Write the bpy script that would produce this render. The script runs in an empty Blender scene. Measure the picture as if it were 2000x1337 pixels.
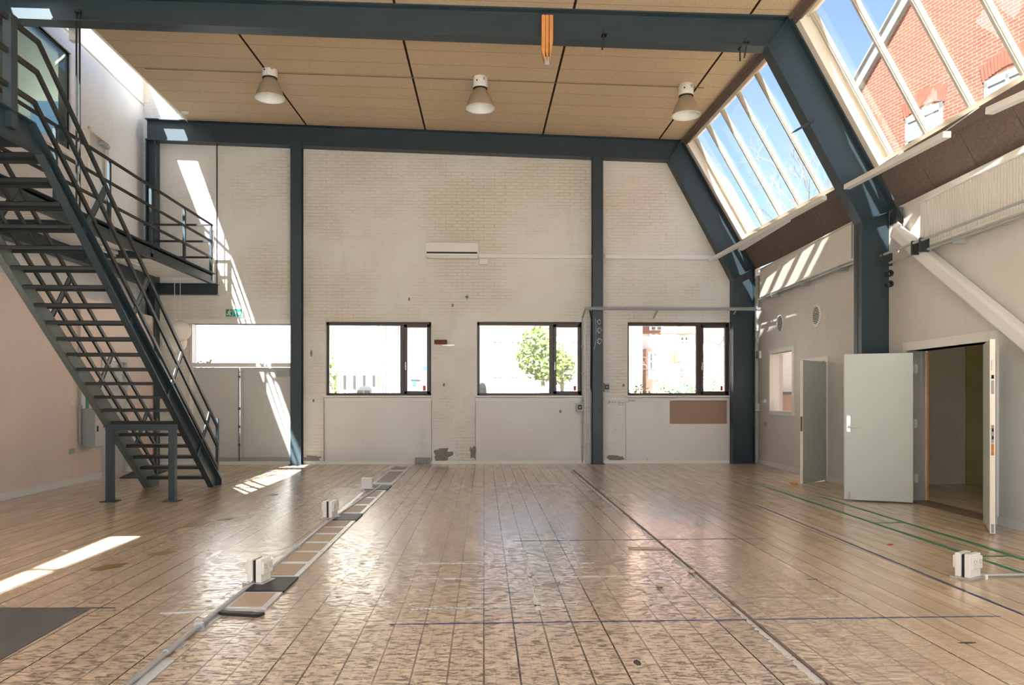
import bpy, bmesh, math, random
from mathutils import Vector, Matrix
S = bpy.context.scene
C = S.collection
random.seed(7)
# ------------------------------------------------------------------ camera, sky, sun
F, HZ, CH = 1500.0, 778.0, 1.45            # focal length and horizon of a 2000 x 1337 frame, eye height
YAW = math.atan(55 / 1500)
SA, CA = math.sin(YAW), math.cos(YAW)
cam_d = bpy.data.cameras.new('camera'); cam = bpy.data.objects.new('camera', cam_d); C.objects.link(cam)
cam.location = (0, 0, CH); cam.rotation_euler = (math.pi / 2, 0, -YAW)
cam_d.sensor_width = 36; cam_d.lens = 36 * F / 2000
cam_d.shift_y = (HZ - 668.5) / 2000; cam_d.clip_end = 500; cam_d.clip_start = .05
S.camera = cam
SUN = Vector((.345, .70, -1.0)).normalized()
w = bpy.data.worlds.new('sky'); S.world = w; w.use_nodes = True
wn = w.node_tree; bg = wn.nodes['Background']
sky = wn.nodes.new('ShaderNodeTexSky'); sky.sky_type = 'NISHITA'; sky.sun_disc = False
sky.sun_elevation = math.radians(52); sky.sun_rotation = math.radians(212)
sky.altitude = 0; sky.air_density = 1.0; sky.dust_density = 1.6; sky.ozone_density = 1.6
wn.links.new(sky.outputs[0], bg.inputs[0]); bg.inputs[1].default_value = .19
sun_d = bpy.data.lights.new('sun', 'SUN'); sun = bpy.data.objects.new('sun', sun_d); C.objects.link(sun)
sun_d.energy = 26; sun_d.angle = .01; sun_d.color = (1, .985, .95)
sun.rotation_euler = SUN.to_track_quat('-Z', 'Y').to_euler(); sun.location = (-20, -30, 60)
S.view_settings.view_transform = 'Standard'; S.view_settings.look = 'None'
S.view_settings.gamma = 1; S.view_settings.use_curve_mapping = False
S.view_settings.exposure = .85

# ------------------------------------------------------------------ geometry helpers
def ray(px, py):
    t = (px - 1000) / F; u = (HZ - py) / F
    return Vector((SA + t * CA, CA - t * SA, u))
def atY(px, py, Y):
    d = ray(px, py); k = Y / d.y; return Vector((d.x * k, Y, CH + d.z * k))
def atZ(px, py, Z=0.0):
    d = ray(px, py); k = (Z - CH) / d.z; return Vector((d.x * k, d.y * k, Z))
class Wall:                                   # a straight wall: u runs from the far corner towards the camera, n into the room
    def __init__(s, O, ud, nd): s.O = Vector(O); s.u = Vector(ud).normalized(); s.n = Vector(nd).normalized()
    def P(s, u, z, n=0): return s.O + s.u * u + s.n * n + Vector((0, 0, z))
    def at(s, px, py, n=0):                   # (u, z) where the sight line meets the wall
        d = ray(px, py); o = Vector((0, 0, CH)); q = s.O + s.n * n
        k = (q - o).dot(s.n) / d.dot(s.n); p = o + d * k
        return (p - s.O).dot(s.u), p.z
BY = 17.1
RW = Wall((6.18, BY, 0), (-.0311, -1, 0), (-1, .0311, 0))
LW = Wall((-7.15, BY, 0), (.0505, -1, 0), (1, .0505, 0))
BW = Wall((-7.5, BY, 0), (1, 0, 0), (0, -1, 0))

class MB:
    def __init__(s): s.v = []; s.f = []
    def add(s, vs, fs):
        b = len(s.v); s.v += [Vector(p) for p in vs]; s.f += [tuple(i + b for i in q) for q in fs]; return s
    def quad(s, a, b, c, d): return s.add([a, b, c, d], [(0, 1, 2, 3)])
    def hexa(s, c): return s.add(c, [(0, 1, 2, 3), (7, 6, 5, 4), (0, 4, 5, 1), (1, 5, 6, 2), (2, 6, 7, 3), (3, 7, 4, 0)])
    def box(s, x0, x1, y0, y1, z0, z1):
        return s.hexa([(x0, y0, z0), (x1, y0, z0), (x1, y1, z0), (x0, y1, z0), (x0, y0, z1), (x1, y0, z1), (x1, y1, z1), (x0, y1, z1)])
    def wbox(s, W, u0, u1, z0, z1, n0, n1):
        return s.hexa([W.P(u0, z0, n0), W.P(u1, z0, n0), W.P(u1, z0, n1), W.P(u0, z0, n1), W.P(u0, z1, n0), W.P(u1, z1, n0), W.P(u1, z1, n1), W.P(u0, z1, n1)])
    def prism(s, poly, vec):
        vec = Vector(vec); n = len(poly); a = [Vector(p) for p in poly]
        return s.add(a + [p + vec for p in a], [tuple(range(n)), tuple(range(2 * n - 1, n - 1, -1))] + [(i, (i + 1) % n, (i + 1) % n + n, i + n) for i in range(n)])
    def bar(s, p, q, w_, h, up=(0, 0, 1)):
        p = Vector(p); q = Vector(q); d = (q - p).normalized(); x = d.cross(Vector(up))
        if x.length < 1e-4: x = d.cross(Vector((1, 0, 0)))
        x.normalize(); y = x.cross(d).normalized(); x *= w_ / 2; y *= h / 2
        return s.hexa([p - x - y, p + x - y, p + x + y, p - x + y, q - x - y, q + x - y, q + x + y, q - x + y])
    def tube(s, pts, r, n=10, cap=True):
        pts = [Vector(p) for p in pts]; b = len(s.v); m = len(pts)
        for i, p in enumerate(pts):
            d = (pts[min(i + 1, m - 1)] - pts[max(i - 1, 0)]).normalized()
            a = d.cross(Vector((0, 0, 1)))
            if a.length < .05: a = d.cross(Vector((0, 1, 0)))
            a.normalize(); c = a.cross(d)
            rr = r[i] if isinstance(r, (list, tuple)) else r
            for k in range(n):
                t = 2 * math.pi * k / n; s.v.append(p + a * math.cos(t) * rr + c * math.sin(t) * rr)
        for i in range(m - 1):
            for k in range(n):
                s.f.append((b + i * n + k, b + i * n + (k + 1) % n, b + (i + 1) * n + (k + 1) % n, b + (i + 1) * n + k))
        if cap: s.f.append(tuple(b + k for k in range(n))); s.f.append(tuple(b + (m - 1) * n + k for k in range(n)))
        return s
    def lathe(s, prof, c, n=32, ax=(0, 0, 1), closed=False):
        c = Vector(c); q = Vector((0, 0, 1)).rotation_difference(Vector(ax)); b = len(s.v); m = len(prof)
        for r, z in prof:
            for k in range(n):
                t = 2 * math.pi * k / n; s.v.append(c + q @ Vector((r * math.cos(t), r * math.sin(t), z)))
        for i in range(m - 1 if not closed else m):
            j = (i + 1) % m
            for k in range(n): s.f.append((b + i * n + k, b + i * n + (k + 1) % n, b + j * n + (k + 1) % n, b + j * n + k))
        return s
    def build(s, name, mat, parent=None, smooth=False, bevel=0, loc=None, rotz=0):
        root = Vector((0, 0, 0)); p = parent
        while p is not None: root += p.location; p = p.parent
        me = bpy.data.meshes.new(name); bm = bmesh.new()
        vs = [bm.verts.new(v - root) for v in s.v]
        for f in s.f:
            try: bm.faces.new([vs[i] for i in f])
            except ValueError: pass
        bmesh.ops.recalc_face_normals(bm, faces=bm.faces)
        if smooth:
            for f in bm.faces: f.smooth = True
        bm.to_mesh(me); bm.free()
        if smooth:
            try: me.set_sharp_from_angle(angle=math.radians(40))
            except Exception: pass
        o = bpy.data.objects.new(name, me); C.objects.link(o); me.materials.append(mat)
        if parent: o.parent = parent
        if loc is not None: o.location = loc; o.rotation_euler = (0, 0, rotz)
        if bevel:
            m = o.modifiers.new('bevel', 'BEVEL'); m.width = bevel; m.segments = 2; m.limit_method = 'ANGLE'
        return o
def tag(o, label=None, cat=None, group=None, kind=None):
    if label: o['label'] = label
    if cat: o['category'] = cat
    if group: o['group'] = group
    if kind: o['kind'] = kind
    return o
def thing(name, loc, label=None, cat=None, group=None, kind=None):
    o = bpy.data.objects.new(name, None); C.objects.link(o); o.location = loc; o.empty_display_size = .1
    return tag(o, label, cat, group, kind)
def struct(o): o['kind'] = 'structure'; return o
def wall_grid(mb, W, u0, u1, z0, z1, holes, n0, n1):      # wall slab with rectangular openings, faces only where they are seen
    us = sorted({u0, u1, *[h[0] for h in holes], *[h[1] for h in holes]}); zs = sorted({z0, z1, *[h[2] for h in holes], *[h[3] for h in holes]})
    us = [u for u in us if u0 <= u <= u1]; zs = [z for z in zs if z0 <= z <= z1]
    def solid(i, j):
        if i < 0 or j < 0 or i >= len(us) - 1 or j >= len(zs) - 1: return False
        cu = (us[i] + us[i + 1]) / 2; cz = (zs[j] + zs[j + 1]) / 2
        return not any(h[0] < cu < h[1] and h[2] < cz < h[3] for h in holes)
    for i in range(len(us) - 1):
        for j in range(len(zs) - 1):
            if not solid(i, j): continue
            a, b, c, d = us[i], us[i + 1], zs[j], zs[j + 1]
            for n in (n0, n1): mb.quad(W.P(a, c, n), W.P(b, c, n), W.P(b, d, n), W.P(a, d, n))
            if not solid(i - 1, j): mb.quad(W.P(a, c, n0), W.P(a, d, n0), W.P(a, d, n1), W.P(a, c, n1))
            if not solid(i + 1, j): mb.quad(W.P(b, c, n0), W.P(b, d, n0), W.P(b, d, n1), W.P(b, c, n1))
            if not solid(i, j - 1): mb.quad(W.P(a, c, n0), W.P(b, c, n0), W.P(b, c, n1), W.P(a, c, n1))
            if not solid(i, j + 1): mb.quad(W.P(a, d, n0), W.P(b, d, n0), W.P(b, d, n1), W.P(a, d, n1))
    return mb

# ------------------------------------------------------------------ materials
class NT:
    def __init__(s, name):
        s.m = bpy.data.materials.new(name); s.m.use_nodes = True; s.t = s.m.node_tree
        s.b = s.t.nodes['Principled BSDF']; s.c = None
    def n(s, kind, **k):
        o = s.t.nodes.new(kind)
        for a, b in k.items(): setattr(o, a, b)
        return o
    def link(s, v, sock):
        if v is None: return
        if hasattr(v, 'links') or isinstance(v, bpy.types.NodeSocket): s.t.links.new(v, sock)
        else:
            try: sock.default_value = v
            except Exception: sock.default_value = tuple(v) + (1,)
    def math(s, op, a, b=0.0, c=None, clamp=False):
        o = s.n('ShaderNodeMath', operation=op, use_clamp=clamp); s.link(a, o.inputs[0]); s.link(b, o.inputs[1])
        if c is not None: s.link(c, o.inputs[2])
        return o.outputs[0]
    def coord(s):
        if s.c is None: s.c = s.n('ShaderNodeTexCoord').outputs['Object']
        return s.c
    def xyz(s):
        o = s.n('ShaderNodeSeparateXYZ'); s.t.links.new(s.coord(), o.inputs[0]); return o.outputs
    def vec(s, x, y, z=0.0):
        o = s.n('ShaderNodeCombineXYZ'); s.link(x, o.inputs[0]); s.link(y, o.inputs[1]); s.link(z, o.inputs[2]); return o.outputs[0]
    def scale(s, v, sc):
        o = s.n('ShaderNodeMapping'); s.t.links.new(v, o.inputs[0]); o.inputs['Scale'].default_value = sc; return o.outputs[0]
    def noise(s, v, sc=5, det=4, rough=.5, dist=0):
        o = s.n('ShaderNodeTexNoise'); s.link(v, o.inputs['Vector']); o.inputs['Scale'].default_value = sc
        o.inputs['Detail'].default_value = det; o.inputs['Roughness'].default_value = rough; o.inputs['Distortion'].default_value = dist
        return o.outputs['Fac']
    def white(s, v):
        o = s.n('ShaderNodeTexWhiteNoise', noise_dimensions='3D'); s.t.links.new(v, o.inputs['Vector']); return o.outputs['Value']
    def ramp(s, f, pts):
        o = s.n('ShaderNodeValToRGB'); s.link(f, o.inputs[0]); e = o.color_ramp.elements
        while len(e) < len(pts): e.new(.5)
        for i, (p, c) in enumerate(pts):
            e[i].position = p; e[i].color = (tuple(c) if hasattr(c, '__len__') else (c, c, c)) + (1,)
        return o.outputs[0]
    def step(s, f, a, b):
        o = s.n('ShaderNodeMapRange', interpolation_type='SMOOTHSTEP'); s.link(f, o.inputs[0]); o.inputs[1].default_value = a; o.inputs[2].default_value = b
        return o.outputs[0]
    def mix(s, f, a, b, bt='MIX'):
        o = s.n('ShaderNodeMix', data_type='RGBA', blend_type=bt); s.link(f, o.inputs[0]); s.link(a, o.inputs[6]); s.link(b, o.inputs[7]); return o.outputs[2]
    def bump(s, h, st=.2, d=.01):
        o = s.n('ShaderNodeBump'); o.inputs['Strength'].default_value = st; o.inputs['Distance'].default_value = d; s.link(h, o.inputs['Height'])
        s.t.links.new(o.outputs[0], s.b.inputs['Normal']); return o
    def out(s, col, rough=.5, metal=0.0, spec=None):
        s.link(col, s.b.inputs['Base Color']); s.link(rough, s.b.inputs['Roughness']); s.link(metal, s.b.inputs['Metallic'])
        if spec is not None: s.b.inputs['Specular IOR Level'].default_value = spec
        return s.m
def paint(name, col, rough=.5, var=.06, sc=3, bump=0, metal=0.0, spec=None):
    t = NT(name); a = t.noise(t.coord(), sc, 5)
    c = t.mix(a, [x * (1 - var) for x in col], [min(1, x * (1 + var)) for x in col])
    if bump: t.bump(t.noise(t.coord(), sc * 12, 3), bump, .004)
    return t.out(c, rough, metal, spec)
M = {}
M['steel'] = paint('dark_blue_grey_steel', (.025, .044, .056), .42, .18, 2.5, .1)
M['black_steel'] = paint('blackened_steel', (.016, .021, .023), .42, .3, 4, .1)
M['stair_side'] = paint('galvanised_stringer', (.12, .15, .145), .5, .3, 8)
M['white'] = paint('white_paint', (.78, .77, .73), .45, .04, 3)
M['cream'] = paint('cream_paint', (.82, .76, .64), .5, .04, 3)
M['mullion'] = paint('cream_mullion', (.42, .37, .25), .5, .04, 3)
M['mullion_w'] = paint('pale_mullion_cap', (.50, .48, .42), .5, .04, 3)
M['ext_white'] = paint('aged_white_paint', (.20, .21, .21), .6, .08, 3)
M['plastic'] = paint('white_plastic', (.76, .75, .70), .35, .03, 5)
M['grey'] = paint('grey_metal', (.38, .40, .39), .4, .08, 5)
M['zinc'] = paint('zinc_conduit', (.5, .52, .53), .35, .1, 6, 0, .7)
M['dark'] = paint('black_rubber', (.012, .014, .018), .5, .2, 20)
M['black'] = paint('black_gap', (.01, .01, .01), .6, .1)
M['brown_frame'] = paint('brown_window_frame', (.055, .038, .035), .4, .15, 8)
M['green_door'] = paint('pale_grey_green_door', (.50, .545, .49), .42, .04, 2, .05)
M['grey_door'] = paint('light_grey_door', (.56, .57, .55), .42, .05, 2, .05)
M['timber'] = paint('brown_timber', (.16, .115, .09), .6, .25, 9, .2)
M['orange_wood'] = paint('orange_plywood', (.58, .25, .07), .45, .25, 10, .2)
M['red'] = paint('red_plastic', (.6, .02, .02), .4)
M['green'] = paint('green_sign', (.0, .28, .2), .4)
M['board'] = paint('brown_hardboard', (.33, .215, .16), .6, .06, 30)
M['fibre'] = paint('beige_hardboard', (.40, .325, .235), .55, .08, 25)
M['silver_tape'] = paint('silver_tape', (.62, .66, .70), .28, .12, 30, .25, .35)
M['tape'] = paint('worn_white_tape', (.55, .56, .55), .4, .2, 30, .2)
M['green_tape'] = paint('green_tape', (.02, .20, .10), .5, .25, 30)
M['blue_tape'] = paint('blue_tape', (.05, .06, .16), .5, .4, 30)
M['concrete'] = paint('bare_render', (.25, .235, .2), .9, .35, 25, .8)
M['mat'] = paint('charcoal_mat', (.05, .055, .06), .85, .2, 40, .3)
M['paper'] = paint('rice_paper', (.8, .78, .72), .8, .05, 6)
M['yard'] = paint('pale_yard_concrete', (.62, .62, .60), .9, .06, 2)
M['dark_grey'] = paint('dark_grey_plate', (.09, .095, .1), .7, .25, 6, .2)
def glass(name, tint=(1, 1, 1), refl=.9):
    t = NT(name); t.t.nodes.remove(t.b); o = t.t.nodes['Material Output']
    tr = t.n('ShaderNodeBsdfTransparent'); tr.inputs[0].default_value = tuple(tint) + (1,)
    gl = t.n('ShaderNodeBsdfGlossy'); gl.inputs['Roughness'].default_value = .01; gl.inputs[0].default_value = (refl, refl, refl, 1)
    lw = t.n('ShaderNodeLayerWeight'); fr = t.math('ADD', .04, t.math('MULTIPLY', t.math('POWER', lw.outputs['Facing'], 5.0), .9))
    lw.inputs['Blend'].default_value = .5
    mx = t.n('ShaderNodeMixShader'); t.t.links.new(fr, mx.inputs[0]); t.t.links.new(tr.outputs[0], mx.inputs[1]); t.t.links.new(gl.outputs[0], mx.inputs[2])
    t.t.links.new(mx.outputs[0], o.inputs[0]); return t.m
M['glass'] = glass('clear_glass'); M['glass_dark'] = glass('tinted_glass', (.55, .62, .58))

def mat_floor():
    t = NT('worn_beech_parquet'); x, y, z = t.xyz()
    sid = t.math('FLOOR', t.math('DIVIDE', x, .0633)); pid = t.math('FLOOR', t.math('DIVIDE', x, .19))
    off = t.math('MULTIPLY', t.white(t.vec(sid, 3.1, 0)), .7)
    yy = t.math('DIVIDE', t.math('ADD', y, off), .48); seg = t.math('FLOOR', yy)
    rnd = t.white(t.vec(sid, seg, 1.0)); rnd2 = t.white(t.vec(sid, seg, 5.0))
    col = t.ramp(rnd, [(0, (.46, .345, .225)), (.3, (.60, .465, .31)), (.7, (.70, .56, .39)), (1, (.78, .65, .48))])
    grain = t.noise(t.scale(t.coord(), (60, 3, 1)), 1, 5, .6)
    col = t.mix(.5, col, t.mix(grain, (.44, .32, .20), (.74, .60, .43)))
    pl = t.white(t.vec(pid, t.math('FLOOR', t.math('DIVIDE', t.math('ADD', y, t.math('MULTIPLY', t.white(t.vec(pid, 9.0, 2.0)), 3.0)), 2.4)), 2.0))
    col = t.mix(t.math('MULTIPLY', pl, .28), col, (.42, .32, .22))
    # worn varnish in the middle of the hall: flaking across the grain
    n1 = t.noise(t.scale(t.coord(), (3.2, 9, 1)), 4.2, 8, .75, .8)
    n2 = t.noise(t.scale(t.coord(), (.5, .35, 1)), 1.6, 4, .6)
    zone = t.math('MULTIPLY', t.step(x, -4.3, -2.2), t.math('SUBTRACT', 1.0, t.step(x, 1.2, 3.6)))
    zone = t.math('MULTIPLY', zone, t.math('SUBTRACT', 1.0, t.step(y, 11.5, 15.5)))
    z2 = t.math('MULTIPLY', zone, t.step(t.math('ADD', n2, t.math('ADD', t.math('MULTIPLY', rnd2, .16), t.math('MULTIPLY', pl, .40))), .35, .60))
    flake = t.math('MULTIPLY', t.step(n1, .48, .54), t.math('ADD', .45, t.math('MULTIPLY', t.math('SUBTRACT', 1.0, t.step(y, 6.5, 10.0)), .55)))
    grey = t.mix(n2, (.52, .465, .40), (.70, .65, .59))
    col = t.mix(t.math('MULTIPLY', zone, .45), col, grey)
    col = t.mix(t.math('MULTIPLY', t.math('MULTIPLY', z2, flake), .95), col, (.13, .10, .075))
    sc = t.noise(t.scale(t.coord(), (14, 2.4, 1)), 4, 6, .8, 1.5)
    col = t.mix(t.math('MULTIPLY', t.step(sc, .66, .72), .55), col, (.1, .07, .05))
    dirt = t.noise(t.coord(), 9, 6, .75); col = t.mix(t.math('MULTIPLY', t.step(dirt, .66, .74), .5), col, (.12, .08, .05))
    # joints
    def joint(v, w_):
        f = t.math('FRACT', v); return t.math('LESS_THAN', t.math('MINIMUM', f, t.math('SUBTRACT', 1.0, f)), w_)
    j1 = t.math('MULTIPLY', joint(t.math('DIVIDE', x, .19), .026), t.math('ADD', .35, t.math('MULTIPLY', t.white(t.vec(t.math('ROUND', t.math('DIVIDE', x, .19)), 7.0, 0)), .65)))
    j2 = t.math('MULTIPLY', joint(t.math('DIVIDE', x, .0633), .014), .28); j3 = t.math('MULTIPLY', joint(yy, .003), .3)
    j = t.math('MAXIMUM', t.math('MAXIMUM', j1, j2), j3)
    col = t.mix(j, col, (.035, .022, .015))
    rg = t.math('ADD', .12, t.math('MULTIPLY', t.noise(t.scale(t.coord(), (3, 1.2, 1)), 2, 5, .65), .16))
    rg = t.math('ADD', rg, t.math('MULTIPLY', t.math('MULTIPLY', z2, flake), .22))
    bp = t.math('SUBTRACT', t.math('MULTIPLY', rnd2, .12), j)
    t.bump(bp, .12, .002)
    t.b.inputs['IOR'].default_value = 1.65
    return t.out(col, rg, 0.0, .6)
M['floor'] = mat_floor()
def mat_plaster(name, base, stain, rough=.75, brick=True, st=.5):
    t = NT(name); x, y, z = t.xyz()
    n0 = t.noise(t.coord(), .45, 5, .6); n1 = t.noise(t.scale(t.coord(), (.8, .8, .35)), 2.2, 6, .65)
    col = t.mix(t.step(n0, .35, .7), base, stain); col = t.mix(t.math('MULTIPLY', t.step(n1, .52, .75), .35), col, [c * .82 for c in stain])
    spots = t.noise(t.coord(), 14, 3, .6); col = t.mix(t.math('MULTIPLY', t.step(spots, .72, .76), .6), col, (.3, .26, .2))
    n2 = t.noise(t.coord(), 9, 6, .65, .5)
    h = t.math('MULTIPLY', n2, .8)
    if brick:
        b = t.n('ShaderNodeTexBrick'); t.t.links.new(t.vec(x, z, 0.0), b.inputs['Vector']); b.inputs['Scale'].default_value = 1
        b.inputs['Brick Width'].default_value = .24; b.inputs['Row Height'].default_value = .072; b.inputs['Mortar Size'].default_value = .01; b.inputs['Mortar Smooth'].default_value = 1
        h = t.math('SUBTRACT', h, t.math('MULTIPLY', b.outputs['Fac'], t.math('MULTIPLY', t.step(n0, .35, .6), .35)))
    t.bump(h, st, .02); return t.out(col, rough, 0.0, .3)
M['plaster'] = mat_plaster('painted_brick_wall', (.76, .75, .71), (.68, .64, .55), .75, True, .9)
M['panel_wall'] = mat_plaster('painted_panel', (.75, .75, .73), (.70, .68, .63), .6, False, .12)
M['right_wall'] = mat_plaster('smooth_wall', (.72, .69, .645), (.67, .635, .585), .6, False, .06)
M['pink_wall'] = mat_plaster('pale_pink_wall', (.80, .685, .61), (.76, .64, .56), .6, False, .06)
M['upper_wall'] = mat_plaster('upper_white_wall', (.82, .81, .79), (.79, .77, .74), .6, True, .12)
M['olive'] = mat_plaster('olive_store_wall', (.50, .45, .24), (.38, .34, .18), .8, True, .4)
def mat_ceiling(name, a, b, seams=True):
    t = NT(name); x, y, z = t.xyz()
    n = t.noise(t.coord(), 38, 5, .75, 1.2); n1 = t.noise(t.coord(), .8, 3); col = t.mix(t.step(n, .3, .7), a, b)
    col = t.mix(t.math('MULTIPLY', n1, .35), col, a); hh = n
    if seams:
        def line(v, w_): f = t.math('FRACT', v); return t.math('LESS_THAN', t.math('MINIMUM', f, t.math('SUBTRACT', 1.0, f)), w_)
        l1 = line(t.math('DIVIDE', t.math('ADD', x, -1.3 + 25.8), 2.58), .0075); l2 = line(t.math('DIVIDE', t.math('ADD', y, -13.83 + 11.7), .585), .012)
        rowid = t.math('FLOOR', t.math('DIVIDE', t.math('ADD', y, -13.83 + 11.7), .585)); cid = t.math('FLOOR', t.math('DIVIDE', t.math('ADD', x, -1.3 + 25.8), 2.58))
        col = t.mix(t.math('MULTIPLY', t.white(t.vec(rowid, cid, 0.0)), .22), col, a)
        col = t.mix(t.math('MULTIPLY', l2, .55), col, (.16, .09, .05)); col = t.mix(l1, col, (.03, .016, .012))
        hh = t.math('SUBTRACT', n, t.math('MULTIPLY', t.math('MAXIMUM', l1, l2), 1.5))
    t.bump(hh, .5, .01); return t.out(col, .9, 0.0, .1)
M['ceiling'] = mat_ceiling('wood_wool_ceiling', (.50, .385, .255), (.76, .62, .44))
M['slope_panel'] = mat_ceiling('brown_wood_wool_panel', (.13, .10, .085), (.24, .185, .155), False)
def mat_brick():
    t = NT('red_brick'); x, y, z = t.xyz()
    b = t.n('ShaderNodeTexBrick'); t.t.links.new(t.vec(x, z, 0.0), b.inputs['Vector']); b.inputs['Scale'].default_value = 1
    b.inputs['Brick Width'].default_value = .25; b.inputs['Row Height'].default_value = .075; b.inputs['Mortar Size'].default_value = .008; b.inputs['Bias'].default_value = -.1
    b.inputs['Color1'].default_value = (.15, .036, .02, 1); b.inputs['Color2'].default_value = (.095, .026, .018, 1); b.inputs['Mortar'].default_value = (.22, .15, .11, 1)
    n = t.noise(t.coord(), 1.2, 4, .6); col = t.mix(t.math('MULTIPLY', n, .35), b.outputs['Color'], (.2, .12, .09))
    return t.out(col, .85, 0.0, .2)
M['brick'] = mat_brick()
M['soldier'] = paint('red_lintel_brick', (.17, .045, .024), .85, .3, 14)
def mat_ribs(name, col):
    t = NT(name); x, y, z = t.xyz(); f = t.math('FRACT', t.math('DIVIDE', y, .05))
    return t.out(t.mix(t.step(t.math('ABSOLUTE', t.math('SUBTRACT', f, .5)), .2, .45), col, [c * .6 for c in col]), .4)
M['rad'] = paint('cream_radiator', (.76, .74, .66), .4, .03, 3)
M['facade'] = paint('white_render', (.92, .92, .90), .8, .05, .5)
M['facade_y'] = paint('pale_yellow_render', (.56, .53, .46), .8, .06, .5)
M['facade_brick'] = paint('orange_brick', (.58, .40, .31), .85, .2, 3)
M['roof_tile'] = paint('orange_roof_tile', (.42, .19, .10), .8, .2, 4)
M['ext_pane'] = paint('house_window_pane', (.14, .155, .15), .3, .2, 1)
M['leaf'] = paint('green_leaves', (.17, .24, .035), .7, .3, 4)
M['twig'] = paint('pale_twigs', (.13, .11, .085), .8, .2, 4)
M['asphalt'] = paint('street_paving', (.35, .34, .32), .9, .15, 2)
M['car_blue'] = paint('blue_car_paint', (.10, .2, .34), .3, .05)
M['car_white'] = paint('white_car_paint', (.6, .6, .6), .3, .05)
M['car_grey'] = paint('grey_car_paint', (.2, .21, .23), .3, .05)
M['sky_blue'] = paint('blue_sign', (.03, .25, .6), .4)
M['aluminium'] = paint('brushed_aluminium', (.55, .56, .56), .35, .05, 8, 0, .8)
M['lamp_shade'] = paint('dusty_lamp_reflector', (.36, .29, .19), .5, .12, 6)
M['lamp_in'] = paint('white_lamp_inside', (.82, .84, .78), .3, .03, 6)

# ------------------------------------------------------------------ profile of the portal frames
def pz(px, py, Y): p = atY(px, py, Y); return Vector((p.x, p.z))
FY, NY, TY = 16.85, 11.05, 5.25                       # front faces of the three frames
K1, C1 = pz(1475, 522, FY), pz(1333, 272, FY)
K2, C2 = pz(1752, 408, NY), pz(1545, 30, NY)
def prof(Y):
    t = max(0, min(1, (Y - NY) / (FY - NY))); return K2.lerp(K1, t), C2.lerp(C1, t)
def slope_pt(Y, v, n=0):
    K, Cn = prof(Y); d = (Cn - K).normalized(); o = Vector((-d.y, d.x)); o = -o if o.x < 0 else o
    p = K.lerp(Cn, v) + o * n; return Vector((p.x, Y, p.y))
def slab(mb, Ya, Yb, va, vb, n0, n1):
    mb.hexa([slope_pt(Ya, va, n0), slope_pt(Yb, va, n0), slope_pt(Yb, va, n1), slope_pt(Ya, va, n1), slope_pt(Ya, vb, n0), slope_pt(Yb, vb, n0), slope_pt(Yb, vb, n1), slope_pt(Ya, vb, n1)])
XL = -6.5                                              # left edge of the ceiling, the light well lies beyond
def xl(Y): return -6.05 - .066 * max(0, Y - 11.7)
def lean(Y):
    for (a, p), (b, q) in zip(LEAN, LEAN[1:]):
        if Y <= b: return p + (q - p) * (Y - a) / (b - a)
    return LEAN[-1][1]
LEAN = [(-3, .18), (9, .18), (12, .52), (16.4, .27), (17.2, .27)]  # unseen fascia leans by this much to trim the sun streak
def ceil_z(x, Y):
    t = max(0, min(1, (Y - NY) / (FY - NY)))
    def zz(Cn, zl, x0): return zl + (Cn.y - zl) * (x - x0) / (Cn.x - x0)
    return zz(C2, 7.17, -6.5) * (1 - t) + zz(C1, 7.48, -6.5) * t

# ------------------------------------------------------------------ floor, walls, ceiling
struct(MB().box(-9, 10.5, -1.6, BY + .02, -.3, 0).build('floor', M['floor']))
struct(MB().box(-12, 12, -22, -1.6, -.3, -.01).build('ground_yard', M['yard']))  # added pale ground behind the camera, bounces sunlight into the hall
WIN = [(636, 842, 628, 772), (932, 1138, 628, 772), (1226, 1427, 629, 772)]
def bw(px, py, n=0): return BW.at(px, py, n)
holes = []; niches = []
for a, b, c, d in WIN:
    u0, z1 = bw(a, c); u1, z0 = bw(b, d); _, zt = bw((a + b) / 2, c); _, zb = bw((a + b) / 2, d)
    holes.append((u0, u1, zb - .02, zt))
    niches.append((u0 - .05, u1 + .02, 0.0, zb - .02))
tu0 = bw(370, 640)[0]; tu1 = bw(570, 640)[0]; TZ1 = bw(470, 632)[1]; TZ0 = bw(470, 711)[1]; DZ1 = bw(470, 716)[1]
m = MB(); wall_grid(m, BW, 0, 14.0, 0, 4.3, holes + niches + [(tu0, tu1, 0, TZ1)], -.4, 0)
for u0, u1, z0, z1 in niches: m.wbox(BW, u0, u1, z0, z1, -.4, -.09)
o1 = slope_pt(BY, 0, .3); o2 = slope_pt(BY, 1, .3)
m.prism([(-7.5, BY, 4.3), (6.18, BY, 4.3), (o1.x, BY, o1.z), (o2.x, BY, o2.z), (o2.x, BY, 7.9), (-6.3, BY, 7.9), (-6.3, BY, 8.6), (-7.5, BY, 8.6)], (0, .4, 0))
struct(m.build('wall_back', M['plaster']))
m = MB()
for u0, u1, z0, z1 in niches: m.wbox(BW, u0 + .02, u1 - .02, 0.06, z1 - .03, -.09, -.07)
struct(m.build('trim_1', M['panel_wall']))
# right wall, with an interior window, a single door and a double door
def rw(px, py, n=0): return RW.at(px, py, n)
ru0 = rw(1506, 750)[0]; ru1 = rw(1549, 750)[0]; rz1 = rw(1528, 687)[1]; rz0 = rw(1528, 803)[1]
d2 = rw(1613, 800)[0]; DR2 = (d2 - .95, d2); dd0, dd1 = rw(1812, 800, -.28)[0], rw(1938, 800)[0]
m = MB(); wall_grid(m, RW, -.3, 20, 0, 4.22, [(ru0, ru1, rz0, rz1), (DR2[0], DR2[1], 0, 2.12), (dd0, dd1, 0, 2.12)], -.25, 0)
struct(m.build('wall_right', M['right_wall']))
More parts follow.
